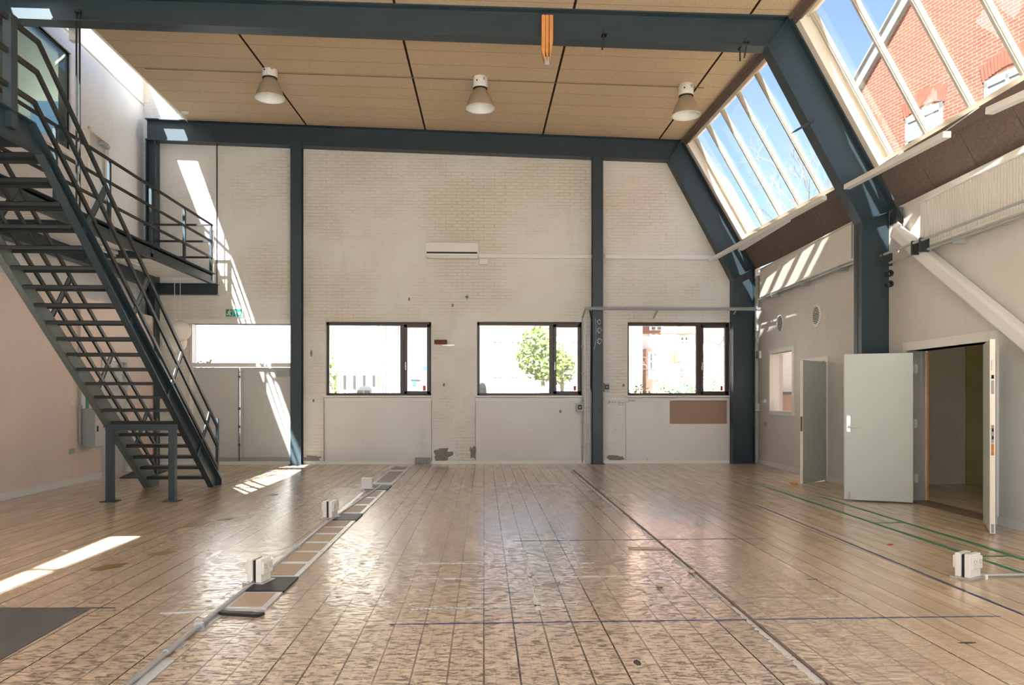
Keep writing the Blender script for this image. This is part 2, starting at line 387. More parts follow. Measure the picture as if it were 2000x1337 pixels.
# left wall: lower half stands proud of the upper half
m = MB(); du0, du1 = LW.at(200, 800)[0], LW.at(247, 800)[0]
wall_grid(m, LW, -.3, 31, 0, 3.22, [(min(du0, du1), max(du0, du1), 0, 2.2)], -.45, 0)
struct(m.build('wall_left', M['pink_wall']))
UL = Wall(LW.P(0, 0, -.3), LW.u, LW.n)
def ul(px, py): return UL.at(px, py)
uw0 = ul(137, 200)[0]; uwz1 = ul(135, 104)[1]; uwz0 = ul(123, 287)[1]
ud0, ud1 = ul(213, 350)[0], ul(171, 350)[0]; udz = ul(200, 268)[1]
WZ = 4.1
m = MB(); m.wbox(UL, -.3, 6.4, 8.15, 8.6, -.2, 0); wall_grid(m, UL, -.3, 19.9, 3.2, 8.15, [(uw0, uw0 + 1.7, uwz0, uwz1), (uw0 + 1.8, uw0 + 3.5, uwz0, uwz1), (ud0, ud1, WZ, udz)], -.2, 0)
struct(m.build('wall_left_upper', M['upper_wall']))
m = MB()
m.wbox(UL, -.0, 18, 7.86, 7.885, 0, .012)
struct(m.build('trim_2', M['grey']))
# ceilings between the frames
m = MB()
for Ya, Yb in ((FY + .25, NY), (NY, TY), (TY, -2.6)):
    n = 6
    for i in range(n):
        a = xl(Ya) + (prof(Ya)[1].x - xl(Ya)) * i / n; b = xl(Ya) + (prof(Ya)[1].x - xl(Ya)) * (i + 1) / n
        a2 = xl(Yb) + (prof(Yb)[1].x - xl(Yb)) * i / n; b2 = xl(Yb) + (prof(Yb)[1].x - xl(Yb)) * (i + 1) / n
        lo = [(a, Ya, ceil_z(a, Ya)), (b, Ya, ceil_z(b, Ya)), (b2, Yb, ceil_z(b2, Yb)), (a2, Yb, ceil_z(a2, Yb))]
        m.hexa(lo + [(p[0], p[1], p[2] + .35) for p in lo])
struct(m.build('ceiling', M['ceiling']))
mfas = MB()
for Ya, Yb in ((BY, 16.4), (16.4, 12.0), (12.0, 11.7), (11.7, 9.0), (9.0, -2.6)):
    q = xl(Ya), xl(Yb)
    lo = [(q[0], Ya, ceil_z(q[0], Ya) + .0), (q[0] - .04, Ya, ceil_z(q[0], Ya) - .02), (q[1] - .04, Yb, ceil_z(q[1], Yb) - .02), (q[1], Yb, ceil_z(q[1], Yb))]
    mfas.hexa(lo + [(p[0] - lean(p[1]), p[1], 7.78) for p in lo])
struct(mfas.build('trim_3', M['white']))
r = thing('window_1', (-7.0, 8, 8.4), kind='structure')
mm = MB()
for Y in [BY - .05, 14.9, 13.0, NY + .1, 9.2, 7.2, TY + .1, 3.2, 1.2, -.9, -2.5]:
    q = 8.52 if Y > 10.7 else 8.06
    mm.hexa([(-7.45, Y - .03, q), (xl(Y) - lean(Y), Y - .03, 7.71), (xl(Y) - lean(Y), Y + .03, 7.71), (-7.45, Y + .03, q), (-7.45, Y - .03, q + .06), (xl(Y) - lean(Y), Y - .03, 7.77), (xl(Y) - lean(Y), Y + .03, 7.77), (-7.45, Y + .03, q + .06)])
mm.build('window_frame', M['white'], r)
MB().quad((-7.45, -2.5, 8.12), (xl(0) - lean(0), -2.5, 7.77), (xl(NY) - lean(NY), 10.7, 7.77), (-7.45, 10.7, 8.12)).quad((-7.45, 10.7, 8.58), (xl(NY) - lean(NY), 10.7, 7.77), (xl(12) - lean(12), 12.0, 7.77), (-7.45, 12.0, 8.58)).quad((-7.45, 12.0, 8.58), (xl(12) - lean(12), 12.0, 7.77), (xl(BY) - lean(BY), BY, 7.77), (-7.45, BY, 8.58)).build('pane', M['glass'], r)

# ------------------------------------------------------------------ right-hand skylight: slope, reveals, mullions, glass
GN = .2; V0, V1 = .21, .965
bays = [(16.72, 11.42), (10.93, 5.6), (5.1, -.4)]
m = MB()
for Ya, Yb in ((BY + .3, 16.72), (11.42, 10.93), (5.6, 5.1), (-.4, -2.6)): slab(m, Ya, Yb, V0 - .02, 1.03, 0.005, GN + .05)
for Ya, Yb in bays:
    slab(m, Ya, Yb, V0 - .02, V0, .01, GN + .05); slab(m, Ya, Yb, V1, 1.04, .05, GN + .05)
struct(m.build('trim_4', M['cream']))
m = MB()
for Ya, Yb in ((BY, 11.3), (11.03, TY + .25), (TY - .02, -2.6)):
    slab(m, Ya, Yb, V1 - .01, 1.0, -.015, .05); slab(m, Ya, Yb, .985, 1.0, -.06, .05); slab(m, Ya, Yb, V0 - .035, V0 + .002, -.02, .05)
struct(m.build('trim_5', M['timber']))
r5 = None
for i, (Ya, Yb) in enumerate(bays):
    p = slope_pt((Ya + Yb) / 2, .5, GN); r = thing('window_%d' % (i + 2), p, kind='structure')
    ys = [Ya - .07] + ([15.78, 14.87, 13.96, 13.05, 12.14] if i == 0 else [Ya - .07 - .92 * k for k in range(1, 6)] if i == 1 else [Ya - .07 - .96 * k for k in range(1, 6)]) + [Yb + .05]
    for k, Y in enumerate(ys):
        mu = MB(); slab(mu, Y + .035, Y - .035, V0, V1, GN - .045, GN + .02); mu.build('mullion', M['mullion'], r)
        cp = MB(); slab(cp, Y + .022, Y - .022, V0, V1, GN - .06, GN - .045); cp.build('mullion', M['mullion_w'], r)
    tr = MB(); slab(tr, Ya, Yb, V0, V0 + .02, GN - .07, GN + .03); slab(tr, Ya, Yb, V1 - .015, V1, GN - .07, GN + .03); tr.build('window_frame', M['cream'], r)
    g = MB(); slab(g, Ya, Yb, V0, V1, GN, GN + .008); g.build('pane', M['glass'], r)
# sloping wood wool panels below the skylight
for Ya, Yb in ((BY, 11.3), (11.0, TY + .25), (TY - .02, -2.6)):
    n = round((Ya - Yb) / .96); mj = MB()
    r = thing('sloping_panel', slope_pt((Ya + Yb) / 2, 0, .05))
    for k in range(n):
        a = Ya + (Yb - Ya) * k / n; b = Ya + (Yb - Ya) * (k + 1) / n; q = MB(); slab(q, a - .006, b + .006, -.01, V0 - .03, 0, .3)
        q.build('panel', M['slope_panel'], r)
    slab(mj, Ya, Yb, -.01, V0 - .03, .02, .28); mj.build('backing', M['black'], r)
    tag(r, 'dark brown wood wool panels sloping ' + {BY: 'under the far skylight', 11.0: 'under the near skylight'}.get(Ya, 'under the skylight beside the camera'), 'wall panel')

# ------------------------------------------------------------------ steel portal frames
def strip(m, pts, Y0, wd, th, side):
    for a, b in zip(pts, pts[1:]):
        d = (b - a).normalized(); nrm = Vector((d.y, -d.x)) * side * th
        m.prism([(a.x, Y0, a.y), (b.x, Y0, b.y), (b.x + nrm.x, Y0, b.y + nrm.y), (a.x + nrm.x, Y0, a.y + nrm.y)], (0, wd, 0))
def frame(Y0, outer, inner, label, left_col):
    W_ = .24; r = thing('portal_frame', (outer[2].x, Y0 + W_ / 2, 0), label, 'portal frame')
    def seg(name, i, j):
        m = MB(); o_, n_ = outer[i:j + 1], inner[i:j + 1]
        m.prism([(p.x, Y0 + .11, p.y) for p in o_] + [(p.x, Y0 + .11, p.y) for p in reversed(n_)], (0, .015, 0))
        strip(m, o_, Y0, W_, .022, 1); strip(m, n_, Y0, W_, .022, -1)
        e = [(outer[j], inner[j])] if j < 3 else [(outer[j] - Vector((0, 0)), inner[j])]
        for a, b in e:
            d = (b - a).normalized() ; nn = Vector((d.y, -d.x)) * .008
            m.prism([(a.x - nn.x, Y0 + .01, a.y - nn.y), (b.x - nn.x, Y0 + .01, b.y - nn.y), (b.x + nn.x, Y0 + .01, b.y + nn.y), (a.x + nn.x, Y0 + .01, a.y + nn.y)], (0, W_ - .02, 0))
        return m.build(name, M['steel'], r)
    seg('beam', 0, 1); seg('rafter', 1, 2); seg('column', 2, 3)
    return r
fo = [pz(283, 230, FY), C1, K1, Vector((K1.x, 0))]; fi = [pz(283, 272, FY), pz(1307, 312, FY), pz(1432, 545, FY), Vector((pz(1432, 545, FY).x, 0))]
fr1 = frame(FY, fo, fi, 'dark blue steel portal frame standing against the back wall', True)
no = [pz(-120, -22, NY), C2, K2, Vector((K2.x, 0))]; ni = [pz(-120, 30, NY), pz(1500, 90, NY), pz(1683, 432, NY), Vector((pz(1683, 432, NY).x, 0))]
fr2 = frame(NY, no, ni, 'dark blue steel portal frame crossing the top of the view in front of the lamps', True)
sh = Vector((0, 0)); to = [p.copy() for p in no]; ti = [p.copy() for p in ni]
fr3 = frame(TY, to, ti, 'dark steel portal frame nearest the camera', True)
def hcol(x0, x1, Y0, z1, par, name='column'):
    m = MB(); m.box(x0, x1, Y0, Y0 + .018, 0, z1); m.box(x0, x1, Y0 + .2, Y0 + .218, 0, z1); m.box((x0 + x1) / 2 - .006, (x0 + x1) / 2 + .006, Y0 + .018, Y0 + .2, 0, z1)
    m.box(x0 - .03, x1 + .03, Y0 - .03, Y0 + .25, 0, .02)
    o = m.build(name, M['steel'], par)
    for k in range(7):
        for x in (x0 + .045, x1 - .045):
            b = MB().lathe([(0, 0), (.013, 0), (.013, -.008), (0, -.012)], (x, Y0, .42 + k * .88), 8, (0, 1, 0)); b.build('bolt', M['black_steel'], o)
    return o
for a, b, lab in ((567, 588, 'left'), (1158, 1178, 'right')):
    x0, x1 = pz(a, 600, FY).x, pz(b, 600, FY).x; zb = fi[0].y + (fi[1].y - fi[0].y) * ((x0 + x1) / 2 - fi[0].x) / (fi[1].x - fi[0].x)
    r = thing('steel_column', ((x0 + x1) / 2, FY + .1, 0), {'left': 'dark blue steel post beside the double door, between door and window', 'right': 'dark blue steel post with white chalk scribbles between two windows'}[lab], 'steel column')
    hcol(x0, x1, FY, zb, r, 'post')
    if lab == 'right': scrib_par = r; scrib_x = (x0, x1)
xl0, xl1 = pz(284, 600, FY).x, pz(303, 600, FY).x
r = thing('steel_column', ((xl0 + xl1) / 2, FY, 0), 'dark steel post in the back left corner behind the stairs', 'steel column')
m = MB(); m.box(xl0, xl0 + .02, FY, FY + .24, 0, fi[0].y); m.box(xl1 - .02, xl1, FY, FY + .24, 0, fi[0].y); m.box(xl0, xl1, FY + .11, FY + .125, 0, fi[0].y); m.build('post', M['steel'], r)
# chalk scribbles on the right post
m = MB(); random.seed(3); cx = (scrib_x[0] + scrib_x[1]) / 2
for cy, rr in ((628, .055), (645, .06), (666, .07)):
    z = atY(1168, cy, FY).z
    for q in range(2):
        pts = [(cx + .03 + rr * (1 - .15 * q) * math.cos(t * .55 + q) * random.uniform(.3, 1), FY - .003, z + rr * 1.1 * math.sin(t * .55 + q) * random.uniform(.55, 1)) for t in range(10)]
        m.tube(pts, .004, 4)
m.tube([(cx - .06, FY - .003, atY(1168, 622, FY).z), (cx - .045, FY - .003, atY(1168, 645, FY).z), (cx - .05, FY - .003, atY(1168, 668, FY).z), (cx - .085, FY - .003, atY(1168, 682, FY).z)], .003, 4)
o = m.build('chalk_drawing', M['white'], scrib_par); o['label'] = 'white chalk scribbles on the blue post'

# ------------------------------------------------------------------ back windows
def win_unit(idx, u0, u1, z0, z1, um):
    r = thing('window_%d' % idx, BW.P((u0 + u1) / 2, z0, -.15), kind='structure')
    fw = .055; n0, n1 = -.2, -.12
    m = MB(); m.wbox(BW, u0, u0 + fw, z0, z1, n0, n1); m.wbox(BW, u1 - fw, u1, z0, z1, n0, n1); m.wbox(BW, u0, u1, z0, z0 + fw, n0, n1); m.wbox(BW, u0, u1, z1 - fw - .02, z1, n0, n1)
    m.wbox(BW, um - .05, um + .05, z0, z1, n0, n1 - .005); m.build('window_frame', M['brown_frame'], r, bevel=.006)
    s = MB(); a, b = um + .04, u1 - .03; c, d = z0 + .03, z1 - .045; f2 = .07
    s.wbox(BW, a, a + f2, c, d, n0 + .02, n1 + .03); s.wbox(BW, b - f2, b, c, d, n0 + .02, n1 + .03); s.wbox(BW, a, b, c, c + f2, n0 + .02, n1 + .03); s.wbox(BW, a, b, d - f2, d, n0 + .02, n1 + .03)
    so = s.build('sash', M['brown_frame'], r, bevel=.006)
    h = MB(); zc = (z0 + z1) / 2 - .2; h.wbox(BW, a + .02, a + .045, zc - .05, zc + .05, n1 + .03, n1 + .045); h.wbox(BW, a + .024, a + .042, zc - .04, zc + .13, n1 + .045, n1 + .06); h.build('handle', M['aluminium'], so, bevel=.003)
    MB().wbox(BW, b - .16, b - .1, c + .08, c + .19, n0 + .055, n0 + .06).build('sticker', M['red'], so)
    MB().wbox(BW, u0 + fw, um - .05, z0 + fw, z1 - fw, -.17, -.16).build('pane', M['glass'], r)
    MB().wbox(BW, a + f2, b - f2, c + f2, d - f2, -.155, -.145).build('pane', M['glass'], so)
    st = MB(); st.wbox(BW, u0 - .04, u1 + .01, z0 - .035, z0, -.12, .03); st.build('window_sill', M['white'], r, bevel=.004)
    hd = MB(); hd.wbox(BW, u0 - .05, u1 + .02, z0 - .12, z0 - .045, -.09, -.05); hd.build('apron', M['white'], r)
for i, (h, mid) in enumerate(zip(holes, (785, 1078, 1367))): win_unit(5 + i, h[0], h[1], h[2] + .02, h[3], bw(mid, 700)[0])
# transom light over the double door
r = thing('window_8', BW.P((tu0 + tu1) / 2, TZ0, -.1), kind='structure')
m = MB(); m.wbox(BW, tu0, tu0 + .05, TZ0, TZ1, -.2, -.02); m.wbox(BW, tu0, tu1, TZ0 - .0, TZ0 + .03, -.2, -.02); m.wbox(BW, tu0 - .3, tu1, TZ1 - .0, TZ1 + .1, -.2, .03); m.wbox(BW, tu0, tu1, DZ1, TZ0, -.2, .02)
m.build('window_frame', M['white'], r, bevel=.004); MB().wbox(BW, tu0 + .05, tu1, TZ0 + .03, TZ1, -.15, -.14).build('pane', M['glass'], r)
# double door under it
r = thing('door_1', BW.P((tu0 + tu1) / 2, 0, -.1), kind='structure')
um = bw(466, 800)[0]
l1 = MB().wbox(BW, tu0 + .05, um - .01, .1, DZ1 - .01, -.12, -.06).build('door_leaf', M['grey_door'], r, bevel=.004)
l2 = MB().wbox(BW, um + .01, tu1, .1, DZ1 - .01, -.12, -.06).build('door_leaf', M['grey_door'], r, bevel=.004)
MB().wbox(BW, tu0 + .05, um - .01, .0, .16, -.12, -.05).build('kick_plate', M['grey'], l1); MB().wbox(BW, um + .01, tu1, .0, .16, -.12, -.05).build('kick_plate', M['grey'], l2)
m = MB(); m.tube([BW.P(um + .0, z, -.04) for z in (.02, DZ1 - .05)], .012, 8)
for z in (.4, .8, 1.2, 1.9): m.wbox(BW, um - .02, um + .02, z, z + .06, -.06, -.03)
m.build('espagnolette', M['dark_grey'], l1)
m = MB(); m.tube([BW.P(um + .09, z, -.045) for z in (.02, DZ1 - .05)], .008, 8); m.wbox(BW, um + .0, um + .1, DZ1 - .13, DZ1 - .1, -.06, -.03); m.build('edge_rod', M['grey'], l2)
z = bw(473, 817)[1]; m = MB(); m.wbox(BW, um + .1, um + .16, z - .12, z + .12, -.06, -.05); m.tube([BW.P(um + .13, z, -.05), BW.P(um + .13, z, 0), BW.P(um + .24, z, 0)], .009, 8); m.build('door_handle', M['aluminium'], l2)
u0, z0 = bw(540, 735); u1, z1 = bw(567, 722); m = MB(); m.wbox(BW, u0, u1 - .02, z0, z1, -.06, .0); m.bar(BW.P(u0 + .05, z1 + .03, 0), BW.P(u0 - .5, DZ1 - .02, -.03), .02, .01); m.build('door_closer', M['grey'], l2, bevel=.004)
m = MB(); m.wbox(BW, tu0, tu0 + .06, 0, DZ1, -.2, -.03); m.build('door_frame', M['white'], r)
# exit sign above the transom
a = BW.P(*bw(443, 618), .02); b = BW.P(*bw(473, 604), .02)
r = thing('exit_sign', ((a.x + b.x) / 2, BY - .02, a.z), 'green and white emergency exit sign with running figure above the transom window', 'exit sign')
MB().box(a.x - .01, b.x + .02, BY - .05, BY, a.z - .01, b.z + .01).build('housing', M['plastic'], r, bevel=.004)
MB().box(a.x, b.x, BY - .054, BY - .05, a.z, b.z).build('sign_face', M['green'], r)
W_ = b.x - a.x; H = b.z - a.z; Yf = BY - .056
def sp(u, v): return (a.x + W_ * u, Yf, a.z + H * v)
m = MB(); m.lathe([(0, 0), (H * .1, 0), (H * .1, .002), (0, .002)], sp(.23, .83), 12, (0, 1, 0))
for p, q, t_ in (((.22, .7), (.2, .42), .035), ((.22, .68), (.11, .55), .02), ((.22, .68), (.32, .6), .02), ((.32, .6), (.37, .7), .02), ((.2, .42), (.28, .3), .025), ((.28, .3), (.25, .1), .025), ((.2, .42), (.12, .28), .025), ((.12, .28), (.04, .26), .025)):
    m.bar(sp(*p), sp(*q), .003, t_, (0, 1, 0)) if False else m.bar(sp(*p), sp(*q), t_, .003, (0, 1, 0))
m.prism([sp(.52, 0.05), sp(.6, .05), sp(.6, .95), sp(.52, .95)], (0, .003, 0)) if False else None
m.bar(sp(.62, .85), sp(.78, .3), .035, .003, (0, 1, 0)); m.bar(sp(.62, .55), sp(.8, .22), .03, .003, (0, 1, 0)); m.bar(sp(.93, .6), sp(.8, .22), .03, .003, (0, 1, 0))
m.prism([sp(.36, .1), sp(.47, .1), sp(.47, .9), sp(.36, .9), sp(.36, .84), sp(.44, .84), sp(.44, .16), sp(.36, .16)], (0, .003, 0))
m.build('pictogram', M['white'], r)

# ------------------------------------------------------------------ things on the back wall
def bpt(px, py, n=0): return BW.P(*bw(px, py, n), n)
# air conditioner
a = bpt(833, 505); b = bpt(934, 476)
r = thing('air_conditioner', ((a.x + b.x) / 2, BY, a.z), 'white wall-mounted air conditioning unit high between the windows', 'air conditioner')
m = MB(); pr = [(0, 0), (-.13, .0), (-.2, .05), (-.21, .1), (-.21, b.z - a.z - .02), (-.19, b.z - a.z), (0, b.z - a.z)]
m.prism([(a.x, BY + y, a.z + z) for y, z in pr], (b.x - a.x, 0, 0)); m.build('housing', M['plastic'], r, bevel=.006)
MB().box(a.x + .02, b.x - .02, BY - .222, BY - .2, a.z + .08, a.z + .115).build('air_slot', M['black'], r)
MB().prism([(a.x + .06, BY - .135, a.z - .002), (a.x + .06, BY - .196, a.z + .042), (a.x + .06, BY - .2, a.z + .046), (a.x + .06, BY - .14, a.z - .008)], (b.x - a.x - .12, 0, 0)).build('louvre', M['white'], r)
MB().box(b.x - .01, b.x + .008, BY - .2, BY - .02, a.z + .05, b.z - .02).build('side_cap', M['white'], r)
acx = b.x
# trunking to the right
za = bpt(940, 503).z; zb2 = bpt(940, 496).z
r = thing('cable_trunking', (acx + 2, BY, za), 'white plastic trunking running from the air conditioner towards the right frame', 'cable trunking')
for x0, x1 in ((acx + .01, pz(1158, 500, BY).x - .02), (pz(1178, 500, BY).x + .04, bpt(1398, 500).x)):
    MB().box(x0, x1, BY - .05, BY, za - .01, zb2).build('trunking_length', M['plastic'], r, bevel=.004)
a = bpt(936, 517); b = bpt(953, 507); r = MB().box(a.x, b.x, BY - .09, BY, a.z, b.z); tag(r.build('control_box', M['plastic'], None, bevel=.01), 'small white plastic box under the trunking beside the air conditioner', 'control box')
# brown board, socket strips, thermostats
a = bpt(1310, 827); b = bpt(1421, 780)
tag(MB().box(a.x, b.x, BY + .05, BY + .069, a.z, b.z - .02).build('hardboard_panel', M['board']), 'brown hardboard panel fixed under the right-hand window', 'board')
def boxthing(name, px0, px1, py0, py1, dep, mat, label, cat, group=None, n0=0.0, extra=None):
    a = bpt(px0, py1, n0); b = bpt(px1, py0, n0); o = thing(name, ((a.x + b.x) / 2, BY - n0, a.z), label, cat, group)
    MB().box(a.x, b.x, BY - n0 - dep, BY - n0, a.z, b.z).build('housing', mat, o, bevel=.006)
    if extra: extra(o, a, b, BY - n0 - dep)
    return o
def thermo(o, a, b, Y):
    cx = (a.x + b.x) / 2; cz = (a.z + b.z) / 2 + .01
    MB().box(cx - .045, cx + .045, Y - .004, Y, cz - .05, cz + .05).build('display', M['dark'], o); MB().box(cx - .02, cx + .02, Y - .012, Y, cz - .02, cz + .02).build('knob', M['grey'], o, bevel=.003)
boxthing('fan_controller', 1125, 1138, 788, 803, .1, M['grey'], 'grey controller box with black dial left of the scribbled post, under the middle window', 'controller', None, 0, thermo)
boxthing('fan_controller', 1179, 1189, 748, 765, .1, M['grey'], 'grey controller box with black dial just right of the scribbled post', 'controller', None, 0, thermo)
def sock(k):
    def f(o, a, b, Y):
        for i in range(k):
            cx = a.x + (b.x - a.x) * (i + .5) / k; MB().box(cx - .022, cx + .022, Y - .004, Y, (a.z + b.z) / 2 - .018, (a.z + b.z) / 2 + .012).build('socket_face', M['grey'], o)
    return f
boxthing('socket_strip', 1188, 1203, 781, 788, .05, M['plastic'], 'white triple socket strip left of the right-hand window, below the trunking', 'socket', None, 0, sock(3))
boxthing('socket_strip', 1208, 1218, 782, 790, .05, M['plastic'], 'white double socket between two longer socket strips', 'socket', None, 0, sock(2))
boxthing('socket_strip', 1227, 1240, 778, 785, .05, M['plastic'], 'white socket strip at the left end of the right window sill', 'socket', None, -.07, sock(3))
boxthing('socket_strip', 1263, 1277, 894, 904, .05, M['plastic'], 'white socket strip low at the floor under the right window', 'socket', None, -.07, sock(3))
a = bpt(1179, 780); b = bpt(1228, 777); tag(MB().box(a.x, b.x, BY - .03, BY, a.z, b.z).build('cable_trunking', M['plastic']), 'short white trunking above the sockets beside the scribbled post', 'cable trunking')
# brick stub with wire hanger
a = bpt(849, 672); b = bpt(873, 664); r = thing('brick_stub', ((a.x + b.x) / 2, BY, a.z), 'small red brick ledge sticking out of the wall between the left windows', 'brick')
MB().box(a.x, b.x, BY - .13, BY, a.z, b.z).build('brick', M['soldier'], r, bevel=.004)
q = MB(); q.box(b.x - .1, b.x + .16, BY - .012, BY, a.z - .035, a.z - .005); q.box(b.x + .02, b.x + .04, BY - .03, BY, a.z - .05, a.z + .0); q.build('bracket', M['aluminium'], r)
# wall bolt plate and cracks
c = bpt(912, 580); r = thing('anchor_plate', c, 'small diamond-shaped steel anchor plate in the middle of the back wall', 'anchor plate')
MB().prism([(c.x - .06, BY - .012, c.z), (c.x, BY - .012, c.z - .065), (c.x + .06, BY - .012, c.z), (c.x, BY - .012, c.z + .065)], (0, .02, 0)).build('plate', M['grey'], r)
MB().lathe([(0, -.03), (.022, -.03), (.022, 0), (0, 0)], (c.x, BY - .015, c.z), 6, (0, 1, 0)).build('nut', M['black_steel'], r)
def blob(name, px0, px1, py0, py1, seed, label, cat='patch', mat='concrete', par=None, n0=0.0):
    random.seed(seed); a = bpt(px0, py1); b = bpt(px1, py0); cx, cz = (a.x + b.x) / 2, (a.z + b.z) / 2; rx, rz = (b.x - a.x) / 2, (b.z - a.z) / 2
    pts = []
    for k in range(22):
        t = 2 * math.pi * k / 22; c_, s_ = math.cos(t), math.sin(t); q = random.uniform(.6, 1.08)
        pts.append((cx + rx * q * math.copysign(abs(c_) ** .6, c_), BY - .004 - n0, cz + rz * q * math.copysign(abs(s_) ** .6, s_)))
    m = MB(); n = len(pts); c0 = (cx, BY - .006 - n0, cz); m.add(pts + [c0] + [(p[0], BY + .002 - n0, p[2]) for p in pts], [(i, (i + 1) % n, n) for i in range(n)] + [(i, (i + 1) % n, n + 1 + (i + 1) % n, n + 1 + i) for i in range(n)])
    return tag(m.build(name, M[mat]), label, cat)
blob('bare_patch', 590, 629, 888, 904, 1, 'crumbling bare render patch right of the left post at floor level', 'damaged plaster')
blob('bare_patch', 844, 884, 874, 902, 2, 'grey patch of bare render low on the pier right of the left window', 'damaged plaster')
blob('bare_patch', 917, 930, 870, 898, 5, 'narrow flaked patch low at the left edge of the middle window recess', 'damaged plaster')
blob('bare_patch', 1180, 1224, 888, 900, 4, 'crumbling bare render patch right of the scribbled post at floor level', 'damaged plaster')
random.seed(11)
for k, (x, y, l) in enumerate([(608, 690, 'dark scar high beside the left post'), (799, 584, 'small dark chip above the left window'), (884, 596, 'small curved chip left of the anchor plate'), (612, 782, 'small dark chip beside the left window sill'), (1095, 803, 'tiny chip under the middle window'), (867, 751, 'tiny hole in the pier between the left windows'), (1218, 752, 'tiny hole beside the right window')]):
    blob('wall_chip', x - 2.5, x + 2.5, y - (7 if k == 0 else 3.5), y + (7 if k == 0 else 3.5), 20 + k, l, 'wall chip', 'concrete', None, -.069 if k == 4 else 0)
# ribbed grey heater at the floor
a = bpt(811, 906); b = bpt(841, 893); r = thing('floor_convector', ((a.x + b.x) / 2, BY - .1, 0), 'small grey ribbed convector on the floor under the left window', 'heater')
MB().box(a.x, b.x, BY - .12, BY - .03, .01, .15).build('housing', M['grey'], r)
for k in range(9):
    x = a.x + (b.x - a.x) * (k + .5) / 9; MB().tube([(x, BY - .13, .0), (x, BY - .13, .155)], .015, 8).build('rib', M['grey'], r, True)
# cable tray crossing from the right post to the right frame, with its drop down the wall
za = bpt(1300, 607, .15).z; x0 = bpt(1140, 605, .15).x; x1 = bpt(1480, 605, .15).x
r = thing('cable_tray', ((x0 + x1) / 2, BY - .3, za), 'galvanised wire cable tray at window-head height across the right part of the back wall', 'cable tray')
m = MB()
for dn in (.30, .37, .44): m.tube([(x0, BY - dn, za), (x1, BY - dn, za)], .006, 6)
for dz in (.05,): m.tube([(x0, BY - .30, za + dz), (x1, BY - .30, za + dz)], .006, 6); m.tube([(x0, BY - .44, za + dz), (x1, BY - .44, za + dz)], .006, 6)
k = x0
while k < x1: m.tube([(k, BY - .30, za + .05), (k, BY - .30, za), (k, BY - .44, za), (k, BY - .44, za + .05)], .004, 5); k += .1
m.build('wire_basket', M['zinc'], r)
m = MB()
for dn, rr in ((.33, .02), (.37, .016), (.41, .02)): m.tube([(x0, BY - dn, za + .025), ((x0 + x1) / 2, BY - dn, za + .015), (x1, BY - dn, za + .025)], rr, 8)
m.build('cable_bundle', M['grey'], r, True)
for px in (1280, 1432, 1140): 
    x = bpt(px, 600, .2).x; MB().bar((x, BY, za - .15), (x, BY - .4, za - .02), .03, .02).build('bracket', M['grey'], r)
a = bpt(1146, 606); b = bpt(1156, 895); x0, x1 = a.x - .04, b.x - .03
r = thing('cable_tray', ((x0 + x1) / 2, BY - .05, 0), 'vertical wire cable tray running to the floor left of the scribbled post', 'cable tray')
m = MB()
for i in range(4): x = x0 + (x1 - x0) * i / 3; m.tube([(x, BY - .06, .02), (x, BY - .06, za)], .005, 6)
k = .05
while k < za: m.tube([(x0, BY - .055, k), (x1, BY - .055, k)], .004, 5); k += .1
m.build('wire_basket', M['zinc'], r)
m = MB(); m.tube([(x1 - .02, BY - .07, za + .02), (x1 + .01, BY - .08, za - .2), (x1 - .0, BY - .07, 1.7), (x1 + .04, BY - .08, 1.5), (x1 + .1, BY - .05, 1.45)], .014, 8); m.build('power_cable', M['dark'], r, True)
m = MB(); m.tube([(x0 - .06, BY - .02, .02), (x0 - .06, BY - .02, za - .1)], .016, 8)
for z in (.35, .9, 1.4, 2.0, 2.6): m.box(x0 - .09, x0 - .03, BY - .03, BY, z, z + .03)
tag(m.build('conduit', M['grey'], None, True), 'grey conduit climbing the wall beside the middle window, left of the wire tray', 'conduit')

# baseboards
struct(MB().box(-7.1, 6.1, BY - .012, BY, 0, .07).build('baseboard_back', M['white']))
m = MB()
for a, b in ((0, DR2[0] - .05), (DR2[1] + .08, dd0 - .1), (dd1 + .1, 20)): m.wbox(RW, a, b, 0, .09, 0, .018)
struct(m.build('baseboard_right', M['white']))
m = MB()
for a, b in ((0, min(du0, du1) - .05), (max(du0, du1) + .06, 20)): m.wbox(LW, a, b, 0, .1, 0, .02)
struct(m.build('baseboard_left', M['white']))

# ------------------------------------------------------------------ right wall: interior window, doors, vents
r = thing('window_9', RW.P((ru0 + ru1) / 2, rz0, 0), kind='structure')
m = MB(); f = .085
for a, b, c, d in ((ru0 - f, ru0, rz0 - f, rz1 + f), (ru1, ru1 + f, rz0 - f, rz1 + f), (ru0, ru1, rz1, rz1 + f), (ru0, ru1, rz0 - f, rz0)): m.wbox(RW, a, b, c, d, -.1, .03)
m.build('window_frame', M['white'], r, bevel=.005); MB().wbox(RW, ru0, ru1, rz0, rz1, -.08, -.07).build('pane', M['glass'], r)
m = MB(); q0, q1 = ru0 - 1.0, DR2[1] + .4                      # the small office behind it, open to the sky
m.wbox(RW, q0, q1, 0, 3, -3.2, -3.0); m.wbox(RW, q0 - .2, q0, 0, 3, -3.2, -.26); m.wbox(RW, q1, q1 + .2, 0, 3, -3.2, -.26)
struct(m.build('wall_office', M['right_wall']))
r = thing('counter', RW.P(ru0 + .2, 0, -2.6), 'brown counter seen through the small window in the right wall', 'counter')
MB().wbox(RW, q0 + .02, q0 + .4, 0, 1.55, -2.98, -.27).build('cabinet_body', M['board'], r); MB().wbox(RW, q0 + .01, q0 + .43, 1.55, 1.6, -2.99, -.26).build('worktop', M['dark_grey'], r)
